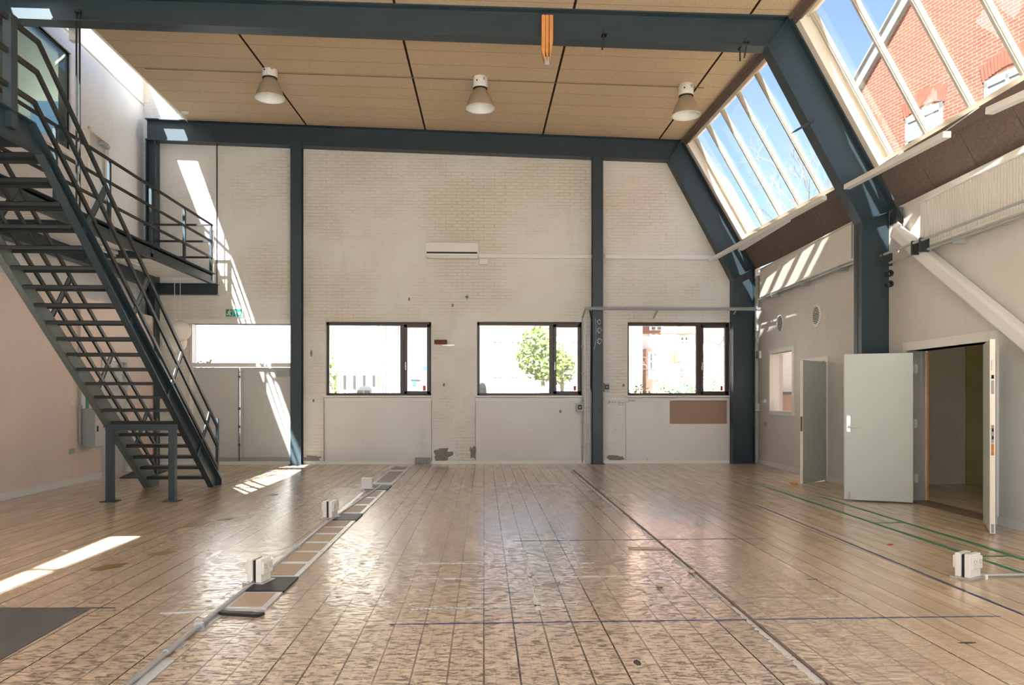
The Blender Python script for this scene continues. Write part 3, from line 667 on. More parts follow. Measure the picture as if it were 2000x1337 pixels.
def leafbox(m, hinge, free, th, z0, z1, side=1):
    d = (free - hinge).normalized(); n = Vector((-d.y, d.x, 0)) * th * side
    m.hexa([Vector((p.x, p.y, z)) for z in (z0, z1) for p in (hinge, free, free + n, hinge + n)]); return d, n
# single door
r = thing('door_2', RW.P(DR2[1], 0, 0), kind='structure')
m = MB(); f = .08; m.wbox(RW, DR2[0] - f, DR2[0], 0, 2.2, -.25, .02); m.wbox(RW, DR2[1], DR2[1] + f, 0, 2.2, -.25, .02); m.wbox(RW, DR2[0], DR2[1], 2.12, 2.2, -.25, .02); m.build('door_frame', M['white'], r, bevel=.004)
h = RW.P(DR2[1] + .01, 0, .03); fe = atZ(1556, 947); m = MB(); d, n = leafbox(m, h, h + (fe - h).normalized() * .93, .045, .015, 2.1, 1)
lf = m.build('door_leaf', M['green_door'], r, bevel=.003)
m = MB(); e = h + d * .935; m.hexa([Vector((p.x, p.y, z)) for z in (.02, 2.09) for p in (e, e + d * .006, e + d * .006 + n, e + n)]); m.build('edge_band', M['cream'], lf)
m = MB(); q = h + d * .86 - n * .1; m.box(q.x - .012, q.x + .012, q.y - .012, q.y + .01, .98, 1.02); m.box(q.x - .012, q.x + .012, q.y - .012, q.y + .01, 1.09, 1.13); m.build('lock_hole', M['black'], lf)
m = MB(); q = h + d * .945 + n * .5; m.box(q.x - .012, q.x + .012, q.y - .01, q.y + .01, .9, 1.15); m.build('lock_plate', M['timber'], lf)
m = MB(); q = h + d * .25 - n * .5; q2 = h + d * .05 - n * .5; m.bar((q.x, q.y, 2.04), (q2.x, q2.y, 2.04), .05, .07); m.bar((q2.x, q2.y, 2.08), (q2.x - .05, q2.y + .3, 2.12), .02, .012); m.build('door_closer', M['grey'], lf, bevel=.004)
for z in (.2, 1.5, 1.75): m = MB().tube([(h.x - .02, h.y + .0, z), (h.x - .02, h.y, z + .12)], .012, 8); m.build('hinge', M['grey'], r, True)
tag(MB().box(atZ(1551, 945).x - .06, atZ(1551, 945).x + .05, atZ(1551, 945).y - .05, atZ(1551, 945).y + .03, 0, .03).build('door_wedge', M['orange_wood'], None, bevel=.004), 'small brown door wedge on the floor at the foot of the single door', 'door wedge')
# double door
r = thing('door_3', RW.P((dd0 + dd1) / 2, 0, 0), kind='structure')
m = MB(); f = .12; m.wbox(RW, dd0 - .09, dd0, 0, 2.24, -.28, .03); m.wbox(RW, dd1, dd1 + f, 0, 2.24, -.28, .03); m.wbox(RW, dd0, dd1, 2.12, 2.24, -.28, .03); m.build('door_frame', M['white'], r, bevel=.004)
MB().wbox(RW, dd0, dd1, 0, .018, -.28, .0).build('threshold', M['timber'], r)
MB().wbox(RW, dd0, dd0 + .012, 0.02, 2.1, -.285, -.262).build('door_seal', M['orange_wood'], r)
h = atZ(1787, 986); h = RW.P(RW.at(1790, 986)[0], 0, .05); fe = atZ(1656, 977); m = MB(); d, n = leafbox(m, h, h + (fe - h).normalized() * .87, .05, .02, 2.08, 1); lf = m.build('door_leaf', M['green_door'], r, bevel=.003)
m = MB(); e = h + d * .871; m.hexa([Vector((p.x, p.y, z)) for z in (.02, 2.08) for p in (e, e + d * .006, e + d * .006 + n, e + n)]); m.build('edge_band', M['grey'], lf)
sgn = -1 if (n.dot(Vector((0, -1, 0))) < 0) else 1
nf = n.normalized() * (-1 if n.y > 0 else 1)          # towards the camera
base = h + (n if n.y < 0 else Vector((0, 0, 0)))
def onleaf(u, z, k=0.0): q = base + d * u + nf * k; return Vector((q.x, q.y, z))
m = MB(); m.hexa([onleaf(.79, .98), onleaf(.84, .98), onleaf(.84, .98, .008), onleaf(.79, .98, .008), onleaf(.79, 1.21), onleaf(.84, 1.21), onleaf(.84, 1.21, .008), onleaf(.79, 1.21, .008)])
m.tube([onleaf(.815, 1.05, .0), onleaf(.815, 1.05, .055), onleaf(.70, 1.05, .055)], .011, 10); m.build('door_handle', M['aluminium'], lf, True)
m = MB(); m.hexa([onleaf(.79, .03), onleaf(.82, .03), onleaf(.82, .03, .02), onleaf(.79, .03, .02), onleaf(.79, .13), onleaf(.82, .13), onleaf(.82, .13, .02), onleaf(.79, .13, .02)]); m.build('floor_bolt', M['grey'], lf)
for z in (.3, 1.05, 1.8):
    m = MB(); q = RW.P(RW.at(1795, 900)[0], z, .035); m.box(q.x - .02, q.x + .005, q.y - .025, q.y + .025, z, z + .12); m.build('hinge', M['grey'], r)
h = RW.P(dd1 + .0, 0, .05); fe = atZ(1949, 1054); dd = (fe - h).normalized(); m = MB(); d, n = leafbox(m, h, h + dd * .92, .05, .02, 2.08, -1); lf = m.build('door_leaf', M['green_door'], r, bevel=.003)
e = h + d * .921
m = MB(); m.hexa([Vector((p.x, p.y, z)) for z in (.02, 2.08) for p in (e, e + d * .006, e + d * .006 + n, e + n)]); m.build('edge_band', M['cream'], lf)
for z0, z1, mt in ((1.75, 1.86, 'white'), (1.66, 1.7, 'black'), (1.5, 1.64, 'grey'), (.98, 1.17, 'aluminium'), (.85, .97, 'orange_wood'), (.03, .12, 'grey')):
    q = e + n * .5 + d * .008; m = MB().box(q.x - .012, q.x + .012, q.y - .006, q.y + .004, z0, z1); m.build('lock_plate' if mt == 'aluminium' else 'edge_fitting', M[mt], lf)
for z in (1.02, 1.1): q = e + n * .5 + d * .016; MB().box(q.x - .008, q.x + .008, q.y - .004, q.y, z, z + .035).build('latch', M['black'], lf)
# store room behind the double door
m = MB(); m.box(6.42, 8.17, 12.9, 13.1, 0, 3.2); m.box(8.17, 11, 12.72, 12.9, 0, 3.2); m.box(10.3, 10.5, 5.5, 12.9, 0, 3.2); m.box(6.25, 10.5, 5.4, 5.6, 0, 3.2)
struct(m.build('wall_store', M['olive'])); struct(MB().box(6.1, 10.5, 5.5, 13.05, 3.0, 3.2).build('ceiling_store', M['olive']))
p = atY(1860, 746, 12.9)
r = thing('batten_light', p, 'grey fluorescent batten on the store room wall seen through the double door', 'batten light')
a = atY(1849, 752, 12.85); b = atY(1876, 741, 12.85); MB().box(a.x, b.x, 12.8, 12.9, a.z, b.z).build('housing', M['grey'], r); MB().tube([(b.x - .1, 12.87, b.z), (b.x - .1, 12.87, 2.6)], .01, 6).build('cable', M['grey'], r)
sl_ = bpy.data.lights.new('store_bulb', 'POINT'); sl_.energy = 9; sl_.color = (1, .9, .55); sl_.shadow_soft_size = .08  # added fill light that brightens the store room, its fixture out of view
so_ = bpy.data.objects.new('store_bulb', sl_); C.objects.link(so_); so_.location = (8.2, 8.4, 2.75)
r = thing('ceiling_bulb', (8.2, 8.4, 2.85), 'bare bulb on the store room ceiling', 'lamp')
MB().lathe([(0, 0), (.05, 0), (.05, .12), (0, .12)], (8.2, 8.4, 2.88), 12).build('bulb_holder', M['plastic'], r)
# round vents
for px, py, lab in ((1524, 632, 'left'), (1595, 616, 'right')):
    u, z = rw(px, py); c = RW.P(u, z, 0); r = thing('wall_vent', c, 'round white slatted vent in the right wall, ' + ('above the small window' if lab == 'left' else 'above the single door'), 'vent')
    MB().lathe([(.2, 0), (.2, .015), (.165, .02), (.165, 0)], c, 28, RW.n).build('ring', M['plastic'], r, True)
    MB().lathe([(0, .002), (.17, .002)], c, 28, RW.n).build('dark_back', M['black'], r)
    for k in range(-5, 6):
        zz = k * .029; hw = math.sqrt(max(.0, .165 ** 2 - zz ** 2)); MB().wbox(RW, u - hw, u + hw, z + zz - .005, z + zz + .006, .003, .012).build('slat', M['plastic'], r)
# small fittings on the right wall
def rbox(name, px0, px1, py0, py1, dep, mat, label, cat):
    u0, z1 = rw(px0, py0); u1, z0 = rw(px1, py1); return tag(MB().wbox(RW, u0, u1, z0, z1, 0, dep).build(name, mat, None, bevel=.004), label, cat)
rbox('switch_box', 1481, 1487, 686, 699, .05, M['plastic'], 'white box high on the right wall beside the far column', 'switch')
rbox('thermostat', 1492, 1497, 780, 786, .06, M['plastic'], 'tiny white fitting left of the small window', 'wall fitting')
rbox('wall_socket', 1494, 1500, 824, 831, .03, M['grey'], 'small grey socket on the right wall below the small window', 'socket')
u, z = rw(1477, 802); r = thing('emergency_switch', RW.P(u, z, 0), 'white and red push-button box at the far right column', 'switch')
MB().wbox(RW, u + .08, u + .22, z - .0, z + .18, 0, .12).build('housing', M['plastic'], r, bevel=.008); MB().wbox(RW, u + .06, u + .13, z - .05, z + .03, .04, .17).build('button', M['red'], r, bevel=.01)
u, z = rw(1477, 666); tag(MB().wbox(RW, u + .1, u + .2, z - .04, z + .06, 0, .07).build('junction_box', M['plastic'], None, bevel=.01), 'small white junction box at the top of the far right corner', 'junction box')

# radiators
def radiator(pxa, pxb, pyt, pyb, label, fins, u1=None):
    n1 = .16; ua, zt = rw(pxa, pyt, n1); _, zb = rw(pxa, pyb, n1); ub = rw(pxb, 450, n1)[0] if u1 is None else u1
    r = thing('wall_radiator', RW.P((ua + ub) / 2, zb, n1 / 2), label, 'radiator')
    MB().wbox(RW, ua, ub, zb, zt, .05, n1 - (.03 if fins else 0)).build('panel', M['rad'], r, bevel=.01)
    m = MB(); m.wbox(RW, ua, ub, zb - .03, zb, .03, n1 + .01); m.wbox(RW, ua, ub, zt, zt + .02, .03, n1 + .01); m.build('edge_rail', M['rad'], r)
    if fins:
        k = ua + .03; m = MB()
        while k < ub: m.wbox(RW, k, k + .028, zb, zt, n1 - .035, n1); k += .052
        o = m.build('fins', M['rad'], r); o['kind'] = 'stuff'
    else:
        m = MB(); m.wbox(RW, ub - .22, ub - .19, zb, zt, n1, n1 + .02); m.wbox(RW, ub - .1, ub - .07, zb, zt, n1, n1 + .02); m.build('edge_slot', M['grey'], r)
    m = MB(); m.tube([RW.P(ua, zb - .08, n1 + .02), RW.P(ub, zb - .08, n1 + .02)], .014, 8); m.tube([RW.P(ua, zb - .04, .08), RW.P(ub, zb - .04, .08)], .02, 8); m.build('pipe', M['grey'], r, True)
    for t in (.15, .5, .85): uu = ua + (ub - ua) * t; MB().wbox(RW, uu - .012, uu + .012, zb - .11, zb, 0, n1 + .01).build('bracket', M['grey'], r)
    return ua, ub, zb, zt
radiator(1484, 1677, 527, 578, 'flat cream radiator panel below the far skylight', False)
ra = radiator(1795, 2000, 398, 482, 'ribbed cream radiator below the near skylight', True, 12.2)
# heating pipes below the near radiator, valves at the column
p0 = RW.P(rw(1733, 516, .2)[0], 0, .2); u0, z0 = rw(1735, 514, .2); u1, z1 = rw(2000, 432, .2); u2, z2 = rw(1735, 507, .12); 
r = thing('heating_pipe', RW.P(u0, z0, .2), 'pair of grey heating pipes with black clamps crossing the white brace', 'pipe')
MB().tube([RW.P(u0, z0, .2), RW.P(u0 + 8, z0 + .0, .2)], .017, 8).build('pipe', M['grey'], r, True); MB().tube([RW.P(u0 - .05, z0 + .12, .28), RW.P(u0 + 8, z0 + .12, .28)], .017, 8).build('pipe', M['grey'], r, True)
for k in (.8, 1.0): MB().wbox(RW, u0 + k, u0 + k + .035, z0 - .03, z0 + .15, .18, .3).build('clamp', M['black_steel'], r)
MB().wbox(RW, u0 - .0, u0 + .04, z0 - .04, z0 + .14, .16, .3).build('clamp', M['black_steel'], r)
for dz in (-.15, -.3): MB().lathe([(.03, -.04), (.05, -.04), (.05, .04), (.03, .04)], RW.P(u0 + .02, z0 + dz, .2), 14, RW.u).build('hook', M['black_steel'], r)
# white diagonal brace
u0, z0 = rw(1752, 452, .12); u1, z1 = rw(2000, 658, .12); dz = (z1 - z0) / (u1 - u0)
r = thing('diagonal_brace', RW.P(u0, z0, .1), 'thick white diagonal brace running down the right wall beside the double door', 'brace')
e0 = RW.P(u0, z0, .13); e1 = RW.P(u0 + 5.5, z0 + dz * 5.5, .13) if z0 + dz * 5.5 > .05 else RW.P(u0 + (.05 - z0) / dz, .05, .13)
MB().bar(e0, e1, .15, .18, (0, 0, 1)).build('tube', M['white'], r, bevel=.03)
MB().bar(e0 - (e1 - e0).normalized() * .12, e0 + (e1 - e0).normalized() * .08, .02, .26, (0, 0, 1)).build('end_plate', M['white'], r)
q = RW.P(u0 - .06, z0 + .22, .1); MB().box(q.x - .05, q.x + .05, q.y - .1, q.y + .1, q.z - .1, q.z + .12).build('gusset', M['black_steel'], r)
# long white light troughs at the sill of the skylight
def trough(p, q, label):
    r = thing('light_trough', (p + q) / 2, label, 'light fitting')
    MB().bar(p, q, .09, .07).build('housing', M['white'], r, bevel=.005); d = (q - p).normalized(); MB().bar(p - d * .012, p, .085, .065).build('end_cap', M['black_steel'], r)
    m = MB(); L = (q - p).length; k = .5
    while k < L: a = p + d * k; m.tube([a, slope_pt(a.y, V0, .0)], .007, 6); k += 1.6
    m.build('hanger', M['grey'], r)
trough(atY(1388, 508, 16.3), atY(1610, 386, 11.75), 'long white light trough under the far skylight, crossing the far rafter')
trough(atY(1446, 486, 15.3), atY(1540, 428, 13.4), 'short white light trough beside the long one under the far skylight')
trough(atY(1654, 365, 10.75), atY(1850, 262, 8.1), 'white light trough crossing the near rafter at the kink')
trough(atY(1932, 217, 7.6), atY(2080, 150, 6.6), 'white light trough at the right edge of the picture')
# spike on the rafter
p = atY(1588, 238, NY - .02); q = atY(1546, 259, NY - 1.0); r = tag(MB().tube([atY(1588, 236, NY), atY(1556, 254, NY - .35), atY(1546, 260, NY - .45)], [.018, .016, .006], 8).build('steel_hook', M['steel'], None, True), 'thin steel hook sticking out from the near rafter in front of the skylight', 'hook')
# things on the near beam: clamp timber, two hooks
Yb = NY
a = atY(1058, 30, Yb - .1); b = atY(1080, 78, Yb - .1)
r = thing('timber_block', ((a.x + b.x) / 2, Yb - .1, b.z), 'orange plywood block clamped over the near beam, pointing down', 'timber block')
x0, x1 = a.x, b.x; xm = (x0 + x1) / 2; zt, zb_ = a.z, b.z
for xx0, xx1 in ((x0, x0 + .05), (x0 + .055, xm + .02), (xm + .03, x1)):
    MB().prism([(xx0, Yb - .12, zt), (xx1, Yb - .12, zt), (xx1, Yb - .12, zb_ - .02), ((xx0 + xx1) / 2 + (xm - (xx0 + xx1) / 2) * .3, Yb - .12, zb_ - .30), (xx0, Yb - .12, zb_ - .16)], (0, .12, 0)).build('board', M['orange_wood'], r)
MB().box(xm - .035, xm + .03, Yb - .1, Yb - .04, zb_ - .36, zb_ - .24).build('metal_clip', M['aluminium'], r)
for px, lab in ((1179, 'black steel hook hanging under the near beam, right of the timber block'), (1457, 'black double hook hanging under the near beam at the rafter corner')):
    zb0 = atY(px, 72 if px < 1300 else 88, NY).z; x = atY(px, 80, NY).x; m = MB()
    m.tube([(x, NY - .01, zb0 + .1), (x, NY - .02, zb0 - .02), (x - .02, NY + .02, zb0 - .18)], .014, 6)
    m.box(x - .02, x + .05, NY - .02, NY + .1, zb0 + .04, zb0 + .06)
    if px > 1300: m.tube([(x - .06, NY + .08, zb0 - .02), (x - .06, NY + .08, zb0 - .2)], .013, 6); m.bar((x + .02, NY, zb0 + .06), (x - .08, NY + .1, zb0 - .03), .03, .02)
    tag(m.build('steel_hook', M['black_steel']), lab, 'hook')

# ------------------------------------------------------------------ high-bay lamps
def lamp(px, py, label):
    c = atY(px, py, 13.75); x, y = c.x, c.y; zc = ceil_z(x, y); zb = c.z      # c: centre of the rim
    r = thing('pendant_lamp', (x, y, zc), label, 'pendant lamp', 'bell-shaped hall lamps under the ceiling')
    R_ = .25; H_ = .34
    pr = [(R_, 0), (R_ * .98, .03), (R_ * .9, .10), (R_ * .76, .2), (R_ * .55, .29), (R_ * .42, H_)]
    MB().lathe(pr, (x, y, zb), 40).build('lamp_shade', M['lamp_shade'], r, True)
    MB().lathe([(a * .975, b) for a, b in pr] + [(0, H_ * .99)], (x, y, zb + .002), 40).build('reflector', M['lamp_in'], r, True)
    MB().lathe([(R_ * .97, .004), (R_ * 1.03, 0), (R_ * 1.03, .012), (R_ * .97, .014)], (x, y, zb - .004), 40, closed=True).build('rim', M['plastic'], r, True)
    MB().lathe([(0, 0), (.125, 0), (.13, .02), (0, .02)], (x, y, zb + H_), 32).build('gasket', M['black'], r, True)
    hs = MB().lathe([(.13, 0), (.135, .03), (.13, .19), (.11, .215), (0, .215)], (x, y, zb + H_ + .02), 32).build('gear_housing', M['plastic'], r, True)
    MB().box(x + .05, x + .09, y - .128, y - .11, zb + H_ + .13, zb + H_ + .18).build('rating_label', M['grey'], hs)
    MB().lathe([(0, 0), (.014, 0), (.014, .01), (0, .01)], (x - .06, y - .128, zb + H_ + .12), 10, (0, 1, 0)).build('knob', M['black'], hs)
    m = MB(); m.lathe([(.02, -.004), (.03, 0), (.02, .004)], (x, y, zb + H_ + .25), 12, (0, 1, 0)); m.tube([(x, y, zb + H_ + .23), (x, y, zc + .01)], .008, 6)
    m.tube([(x - .07, y, zb + H_ + .22), (x - .09, y, zb + H_ + .29), (x - .15, y, zc - .005)], .006, 6); m.build('hook', M['grey'], r, True)
lamp(527, 192, 'bell-shaped hall lamp on the left, nearest the stairs')
lamp(938, 212, 'bell-shaped hall lamp in the middle under the ceiling')
lamp(1340, 226, 'bell-shaped hall lamp on the right, beside the skylight')
m = MB(); m.tube([(x, 13.83, ceil_z(x, 13.83) - .02) for x in (-6.0, -3.8, -1.2, 1.3, 4.0)], .007, 6); tag(m.build('lamp_cable', M['timber']), 'thin cable along the ceiling joint feeding the hall lamps', 'cable')

# ------------------------------------------------------------------ stairs
SX0, SX1 = -5.45, -4.50; SY0, SY1, SZ = 13.0, 7.75, 4.1; NS = 22
sd = Vector((0, SY1 - SY0, SZ)).normalized(); sn = Vector((0, -sd.z, sd.y)); sn = -sn if sn.z < 0 else sn
R_ = thing('steel_staircase', ((SX0 + SX1) / 2, SY0, 0), 'dark steel open-tread staircase with bar railings rising to the walkway on the left', 'staircase')
LY = 5.45
def stringer(x, out, mat):
    m = MB(); lo = .3
    b0 = Vector((0, SY0 + .0, 0)); pt = [Vector((0, SY0 + .09, 0)), Vector((0, SY0 + .09, .1)), Vector((0, SY1 - .02, SZ + .06)), Vector((0, LY, SZ + .06)), Vector((0, LY, SZ - .2)), Vector((0, SY1 + .12, SZ - .2)), Vector((0, SY0 - .27, 0))]
    m.prism([(x, p.y, p.z) for p in pt], (.012 * out, 0, 0)); w_ = .09
    for a, b in ((pt[1], pt[2]), (pt[2], pt[3]), (pt[5], pt[4]), (pt[6], pt[5]), (pt[0], pt[1])):
        d = (b - a).normalized(); nn = Vector((0, -d.z, d.y)) * .006
        m.hexa([Vector((xx, p.y + s * nn.y, p.z + s * nn.z)) for p in (a, b) for xx, s in ((x, -1), (x + w_ * out, -1), (x + w_ * out, 1), (x, 1))])
    return m.build('stringer', mat, R_)
stringer(SX1, 1, M['steel']); stringer(SX0, -1, M['stair_side'])
rise = SZ / NS; run = (SY0 - SY1) / NS
for k in range(1, NS):
    z = rise * k; y = SY0 - run * k; m = MB()
    m.box(SX0 + .005, SX1 - .005, y - .14, y + .13, z - .006, z); m.box(SX0 + .005, SX1 - .005, y + .12, y + .13, z - .04, z); m.box(SX0 + .005, SX1 - .005, y - .14, y - .13, z - .045, z)
    m.build('tread', M['black_steel'], R_)
m = MB(); m.box(SX0, SX1, LY, SY1 - .02, SZ - .02, SZ); m.box(SX0, SX1, SY1 - .04, SY1 - .02, SZ - .18, SZ)
for y in (LY + .05, LY + .9, LY + 1.7): m.box(SX0, SX1, y, y + .06, SZ - .2, SZ - .02)
m.build('landing', M['black_steel'], R_)
def stair_rail(x, first):
    posts = []
    base = [Vector((0, SY0 + .02, .1)) + sd * t for t in ((.95, 2.42, 3.9, 5.35) if x > -5 else (.95, 2.42, 3.9, 5.35))]
    for b in base:
        a = b - sn * .16; c = b + sn * .74
        m = MB(); m.bar((x, a.y, a.z), (x, c.y, c.z), .06, .014, (1, 0, 0)); m.bar((x, a.y + .03, a.z - .03), (x, c.y + .035, c.z - .045), .014, .02, (1, 0, 0)); m.build('railing_post', M['steel'], R_)
    # foot post
    m = MB(); m.box(x - .02, x + .02, SY0 + .03, SY0 + .09, 0.0, 1.12); m.build('railing_post', M['steel'], R_)
    for dd_, zf, zt in ((.72, 1.1, .93), (.46, .74, .62), (.18, .38, .30)):
        s0 = Vector((x, SY0 + .06, zf)); L = Vector((0, SY0 + .02, .1)) + sn * dd_
        tA = (SY0 + .06 - L.y) / sd.y; pA = L + sd * tA; tK = (SZ + zt - L.z) / sd.z; pK = L + sd * tK
        m = MB(); pts = [Vector((x, pA.y, pA.z)), Vector((x, pK.y, pK.z)), Vector((x, LY, SZ + zt))]
        m.bar(pts[0], pts[1], .03, .05, (0, 0, 1)); m.bar(pts[1] + (pts[0] - pts[1]).normalized() * .01, pts[2], .03, .05, (0, 0, 1))
        m.build('handrail' if dd_ > .7 else 'railing_bar', M['black_steel'], R_)
    for y in ((7.42, LY + .05) if x > -5 else ()):
        m = MB(); m.box(x - .04, x + .04, y - .05, y + .05, SZ - .1, SZ + .97); m.build('railing_post', M['steel'], R_)
stair_rail(SX1 + .03, True); stair_rail(SX0 - .03, False)
# trestle carrying the stairs
pA = atZ(211, 980); pB = atZ(341, 977); ty = (pA.y + pB.y) / 2
r = thing('stair_trestle', ((pA.x + pB.x) / 2, ty, 0), 'low dark steel trestle on two posts holding up the stairs', 'trestle')
for p in (pA, pB):
    q = MB().box(p.x - .045, p.x + .045, ty - .045, ty + .045, 0, 1.0).build('post', M['steel'], r)
    MB().box(p.x - .1, p.x + .1, ty - .1, ty + .1, 0, .015).build('base_plate', M['steel'], q)
MB().box(pA.x - .05, pB.x + .05, ty - .045, ty + .045, 1.0, 1.085).build('crossbar', M['steel'], r)

# ------------------------------------------------------------------ walkway along the left wall
GX = -5.80; GY0, GY1 = 16.65, LY
r = thing('walkway', (GX - .6, 12, SZ), 'steel walkway with bar railing along the upper left wall', 'walkway')
wl = lambda Y: UL.P(BY - Y, 0, 0).x
m = MB(); m.hexa([(GX, GY0, SZ - .03), (GX, GY1, SZ - .03), (wl(GY1), GY1, SZ - .03), (wl(GY0), GY0, SZ - .03), (GX, GY0, SZ), (GX, GY1, SZ), (wl(GY1), GY1, SZ), (wl(GY0), GY0, SZ)]); m.box(GX, SX0 - .1, GY1, SY1 - .05, SZ - .03, SZ); m.build('deck', M['dark_grey'], r)
m = MB(); y = GY0 - .05
while y > GY1 + .1:
    m.prism([(GX - .01, y, SZ - .035), (GX - .01, y - .03, SZ - .075), (GX - .01, y - .08, SZ - .075), (GX - .01, y - .11, SZ - .035)], (-1.2, 0, 0)); y -= .15
m.build('corrugated_soffit', M['white'], r)
m = MB(); m.box(GX - .012, GX, GY1, GY0, SZ - .22, SZ + .02); m.box(GX, GX + .07, GY1, GY0, SZ + .005, SZ + .02); m.box(GX, GX + .07, GY1, GY0, SZ - .22, SZ - .205); m.build('edge_beam', M['steel'], r)
m = MB(); m.box(-7.0, -6.93, GY1, GY0, SZ - .3, SZ - .08); m.box(-7.05, -6.85, GY1, GY0, SZ - .32, SZ - .3); m.build('edge_beam', M['steel'], r)
m = MB(); m.box(-7.1, GX + .12, GY0 - .02, GY0 + .0, SZ - .42, SZ - .2); m.box(-7.1, GX + .12, GY0 - .1, GY0 + .08, SZ - .215, SZ - .2); m.box(-7.1, GX + .12, GY0 - .1, GY0 + .08, SZ - .435, SZ - .42)
m.build('end_beam', M['steel'], r)
for Y in (13.6, 11.3, 9.0): MB().box(-7.0, GX, Y, Y + .1, SZ - .2, SZ - .08).build('cross_beam', M['steel'], r)
posts = [GY0 - .04, 15.15, 13.65, 12.15, 10.65, 9.15, 7.9]
for Y in posts: m = MB(); m.box(GX - .01, GX + .005, Y - .03, Y + .03, SZ - .12, SZ + 1.05); m.box(GX - .05, GX - .01, Y - .006, Y + .006, SZ - .05, SZ + 1.02); m.build('railing_post', M['steel'], r)
for z, n in ((1.05, 'handrail'), (.70, 'railing_bar'), (.36, 'railing_bar')): MB().box(GX - .015, GX + .015, 7.85, GY0, SZ + z - .02, SZ + z + .02).build(n, M['black_steel'], r)
for z in (1.05, .7, .36): MB().box(wl(GY0) + .2, GX, GY0 - .05, GY0 - .02, SZ + z - .02, SZ + z + .02).build('railing_bar', M['black_steel'], r)
# hangers for the walkway
for x, Y, zt, lab, dx in ((atY(153, 200, NY + .1).x, NY + .05, 6.95, 'pair of thin steel rods hanging from the near beam to the walkway edge', .045), (atY(419, 400, 16.75).x, 16.9, fi[0].y - .05, 'thin steel rod hanging from the far beam to the walkway end', 0)):
    m = MB(); m.tube([(x, Y, SZ - .2), (x, Y, zt)], .014, 8)
    if dx: m.tube([(x + dx, Y, SZ - .2), (x + dx, Y, zt)], .014, 8); m.box(x - .02, x + dx + .02, Y - .03, Y + .03, zt - .04, zt)
    tag(m.build('hanger_rod', M['black_steel'], None, True), lab, 'hanger rod')
m = MB(); a = atY(141, 84, 11.6); b = atY(154, 36, 11.6); m.box(a.x, b.x, 11.5, 11.62, a.z, b.z + .4); tag(m.build('cable_duct', M['white'], None, bevel=.004), 'short white duct hanging behind the near beam beside the rods', 'duct')
m = MB(); a = atY(418, 440, 16.6); m.box(a.x - .1, a.x - .02, 16.62, 16.68, SZ - .15, SZ + .95); tag(m.build('end_post', M['white'], None, bevel=.006), 'pale post at the far end of the walkway railing', 'post')
# fluorescent tube under the walkway
a = atZ(196, 484, SZ - .16) if False else Vector((-6.4, 14.6, SZ - .12)); b = Vector((-6.4, 13.1, SZ - .12)); r = thing('tube_light', (a + b) / 2, 'fluorescent tube light fixed beneath the walkway', 'tube light')
MB().bar(a, b, .09, .05).build('housing', M['white'], r, bevel=.005); MB().tube([a + Vector((0, -.05, -.05)), b + Vector((0, .05, -.05))], .015, 10).build('tube', M['white'], r, True)
# ceiling-edge detector
p = Vector((xl(16.3) + .1, 16.3, ceil_z(XL, 16.3) - .04)); tag(MB().lathe([(0, 0), (.07, .005), (.09, .035), (.07, .05), (0, .05)], p, 20).build('smoke_detector', M['plastic'], None, True), 'small round smoke detector at the far left edge of the ceiling', 'smoke detector')

# ------------------------------------------------------------------ upper left wall: windows and door
for i, (a, lab) in enumerate(((uw0, 'a'), (uw0 + 1.8, 'b'))):
    r = thing('window_%d' % (10 + i), UL.P(a + .85, uwz0, 0), kind='structure'); m = MB(); f = .1
    for p, q, c, d in ((a - f, a, uwz0 - f, uwz1 + f), (a + 1.7, a + 1.75, uwz0 - f, uwz1 + f), (a, a + 1.7, uwz1, uwz1 + f), (a, a + 1.7, uwz0 - f, uwz0)): m.wbox(UL, p, q, c, d, -.15, .03)
    m.build('window_frame', M['white'], r, bevel=.004); m = MB(); f = .025
    for p, q, c, d in ((a, a + f, uwz0, uwz1), (a + 1.7 - f, a + 1.7, uwz0, uwz1), (a, a + 1.7, uwz1 - f, uwz1), (a, a + 1.7, uwz0, uwz0 + f)): m.wbox(UL, p, q, c, d, -.04, -.02)
    m.build('gasket', M['black'], r); MB().wbox(UL, a, a + 1.7, uwz0, uwz1, -.035, -.028).build('pane', M['glass_dark'], r)
m = MB(); m.wbox(UL, -.3, 18, 3.2, 8.1, -2.6, -2.5); struct(m.build('wall_upper_office', M['upper_wall']))
m = MB(); m.wbox(UL, -.3, 18, WZ - .2, WZ, -2.5, -.2); struct(m.build('floor_upper_office', M['dark_grey']))
m = MB(); m.wbox(UL, -.3, 18, 8.0, 8.1, -2.6, -.2); struct(m.build('ceiling_upper_office', M['white']))
m = MB(); m.wbox(UL, 1.4, 10, WZ + 1.5, 6.6, -2.2, -1.9); tag(m.build('wall_cupboard', M['grey_door']), 'pale cupboards inside the upper office behind the glass', 'cupboard')
r = thing('door_4', UL.P((ud0 + ud1) / 2, WZ, 0), kind='structure')
MB().wbox(UL, ud0 + .05, ud1 - .05, WZ, udz - .06, -.1, -.05).build('door_leaf', M['grey_door'], r, bevel=.004)
m = MB(); m.wbox(UL, ud0, ud0 + .06, WZ, udz, -.15, .02); m.wbox(UL, ud1 - .06, ud1, WZ, udz, -.15, .02); m.wbox(UL, ud0, ud1, udz - .06, udz, -.15, .02); m.build('door_frame', M['cream'], r)
MB().wbox(UL, ud0 + .05, ud0 + .35, udz - .16, udz - .09, -.05, .04).build('door_closer', M['grey'], r, bevel=.004)

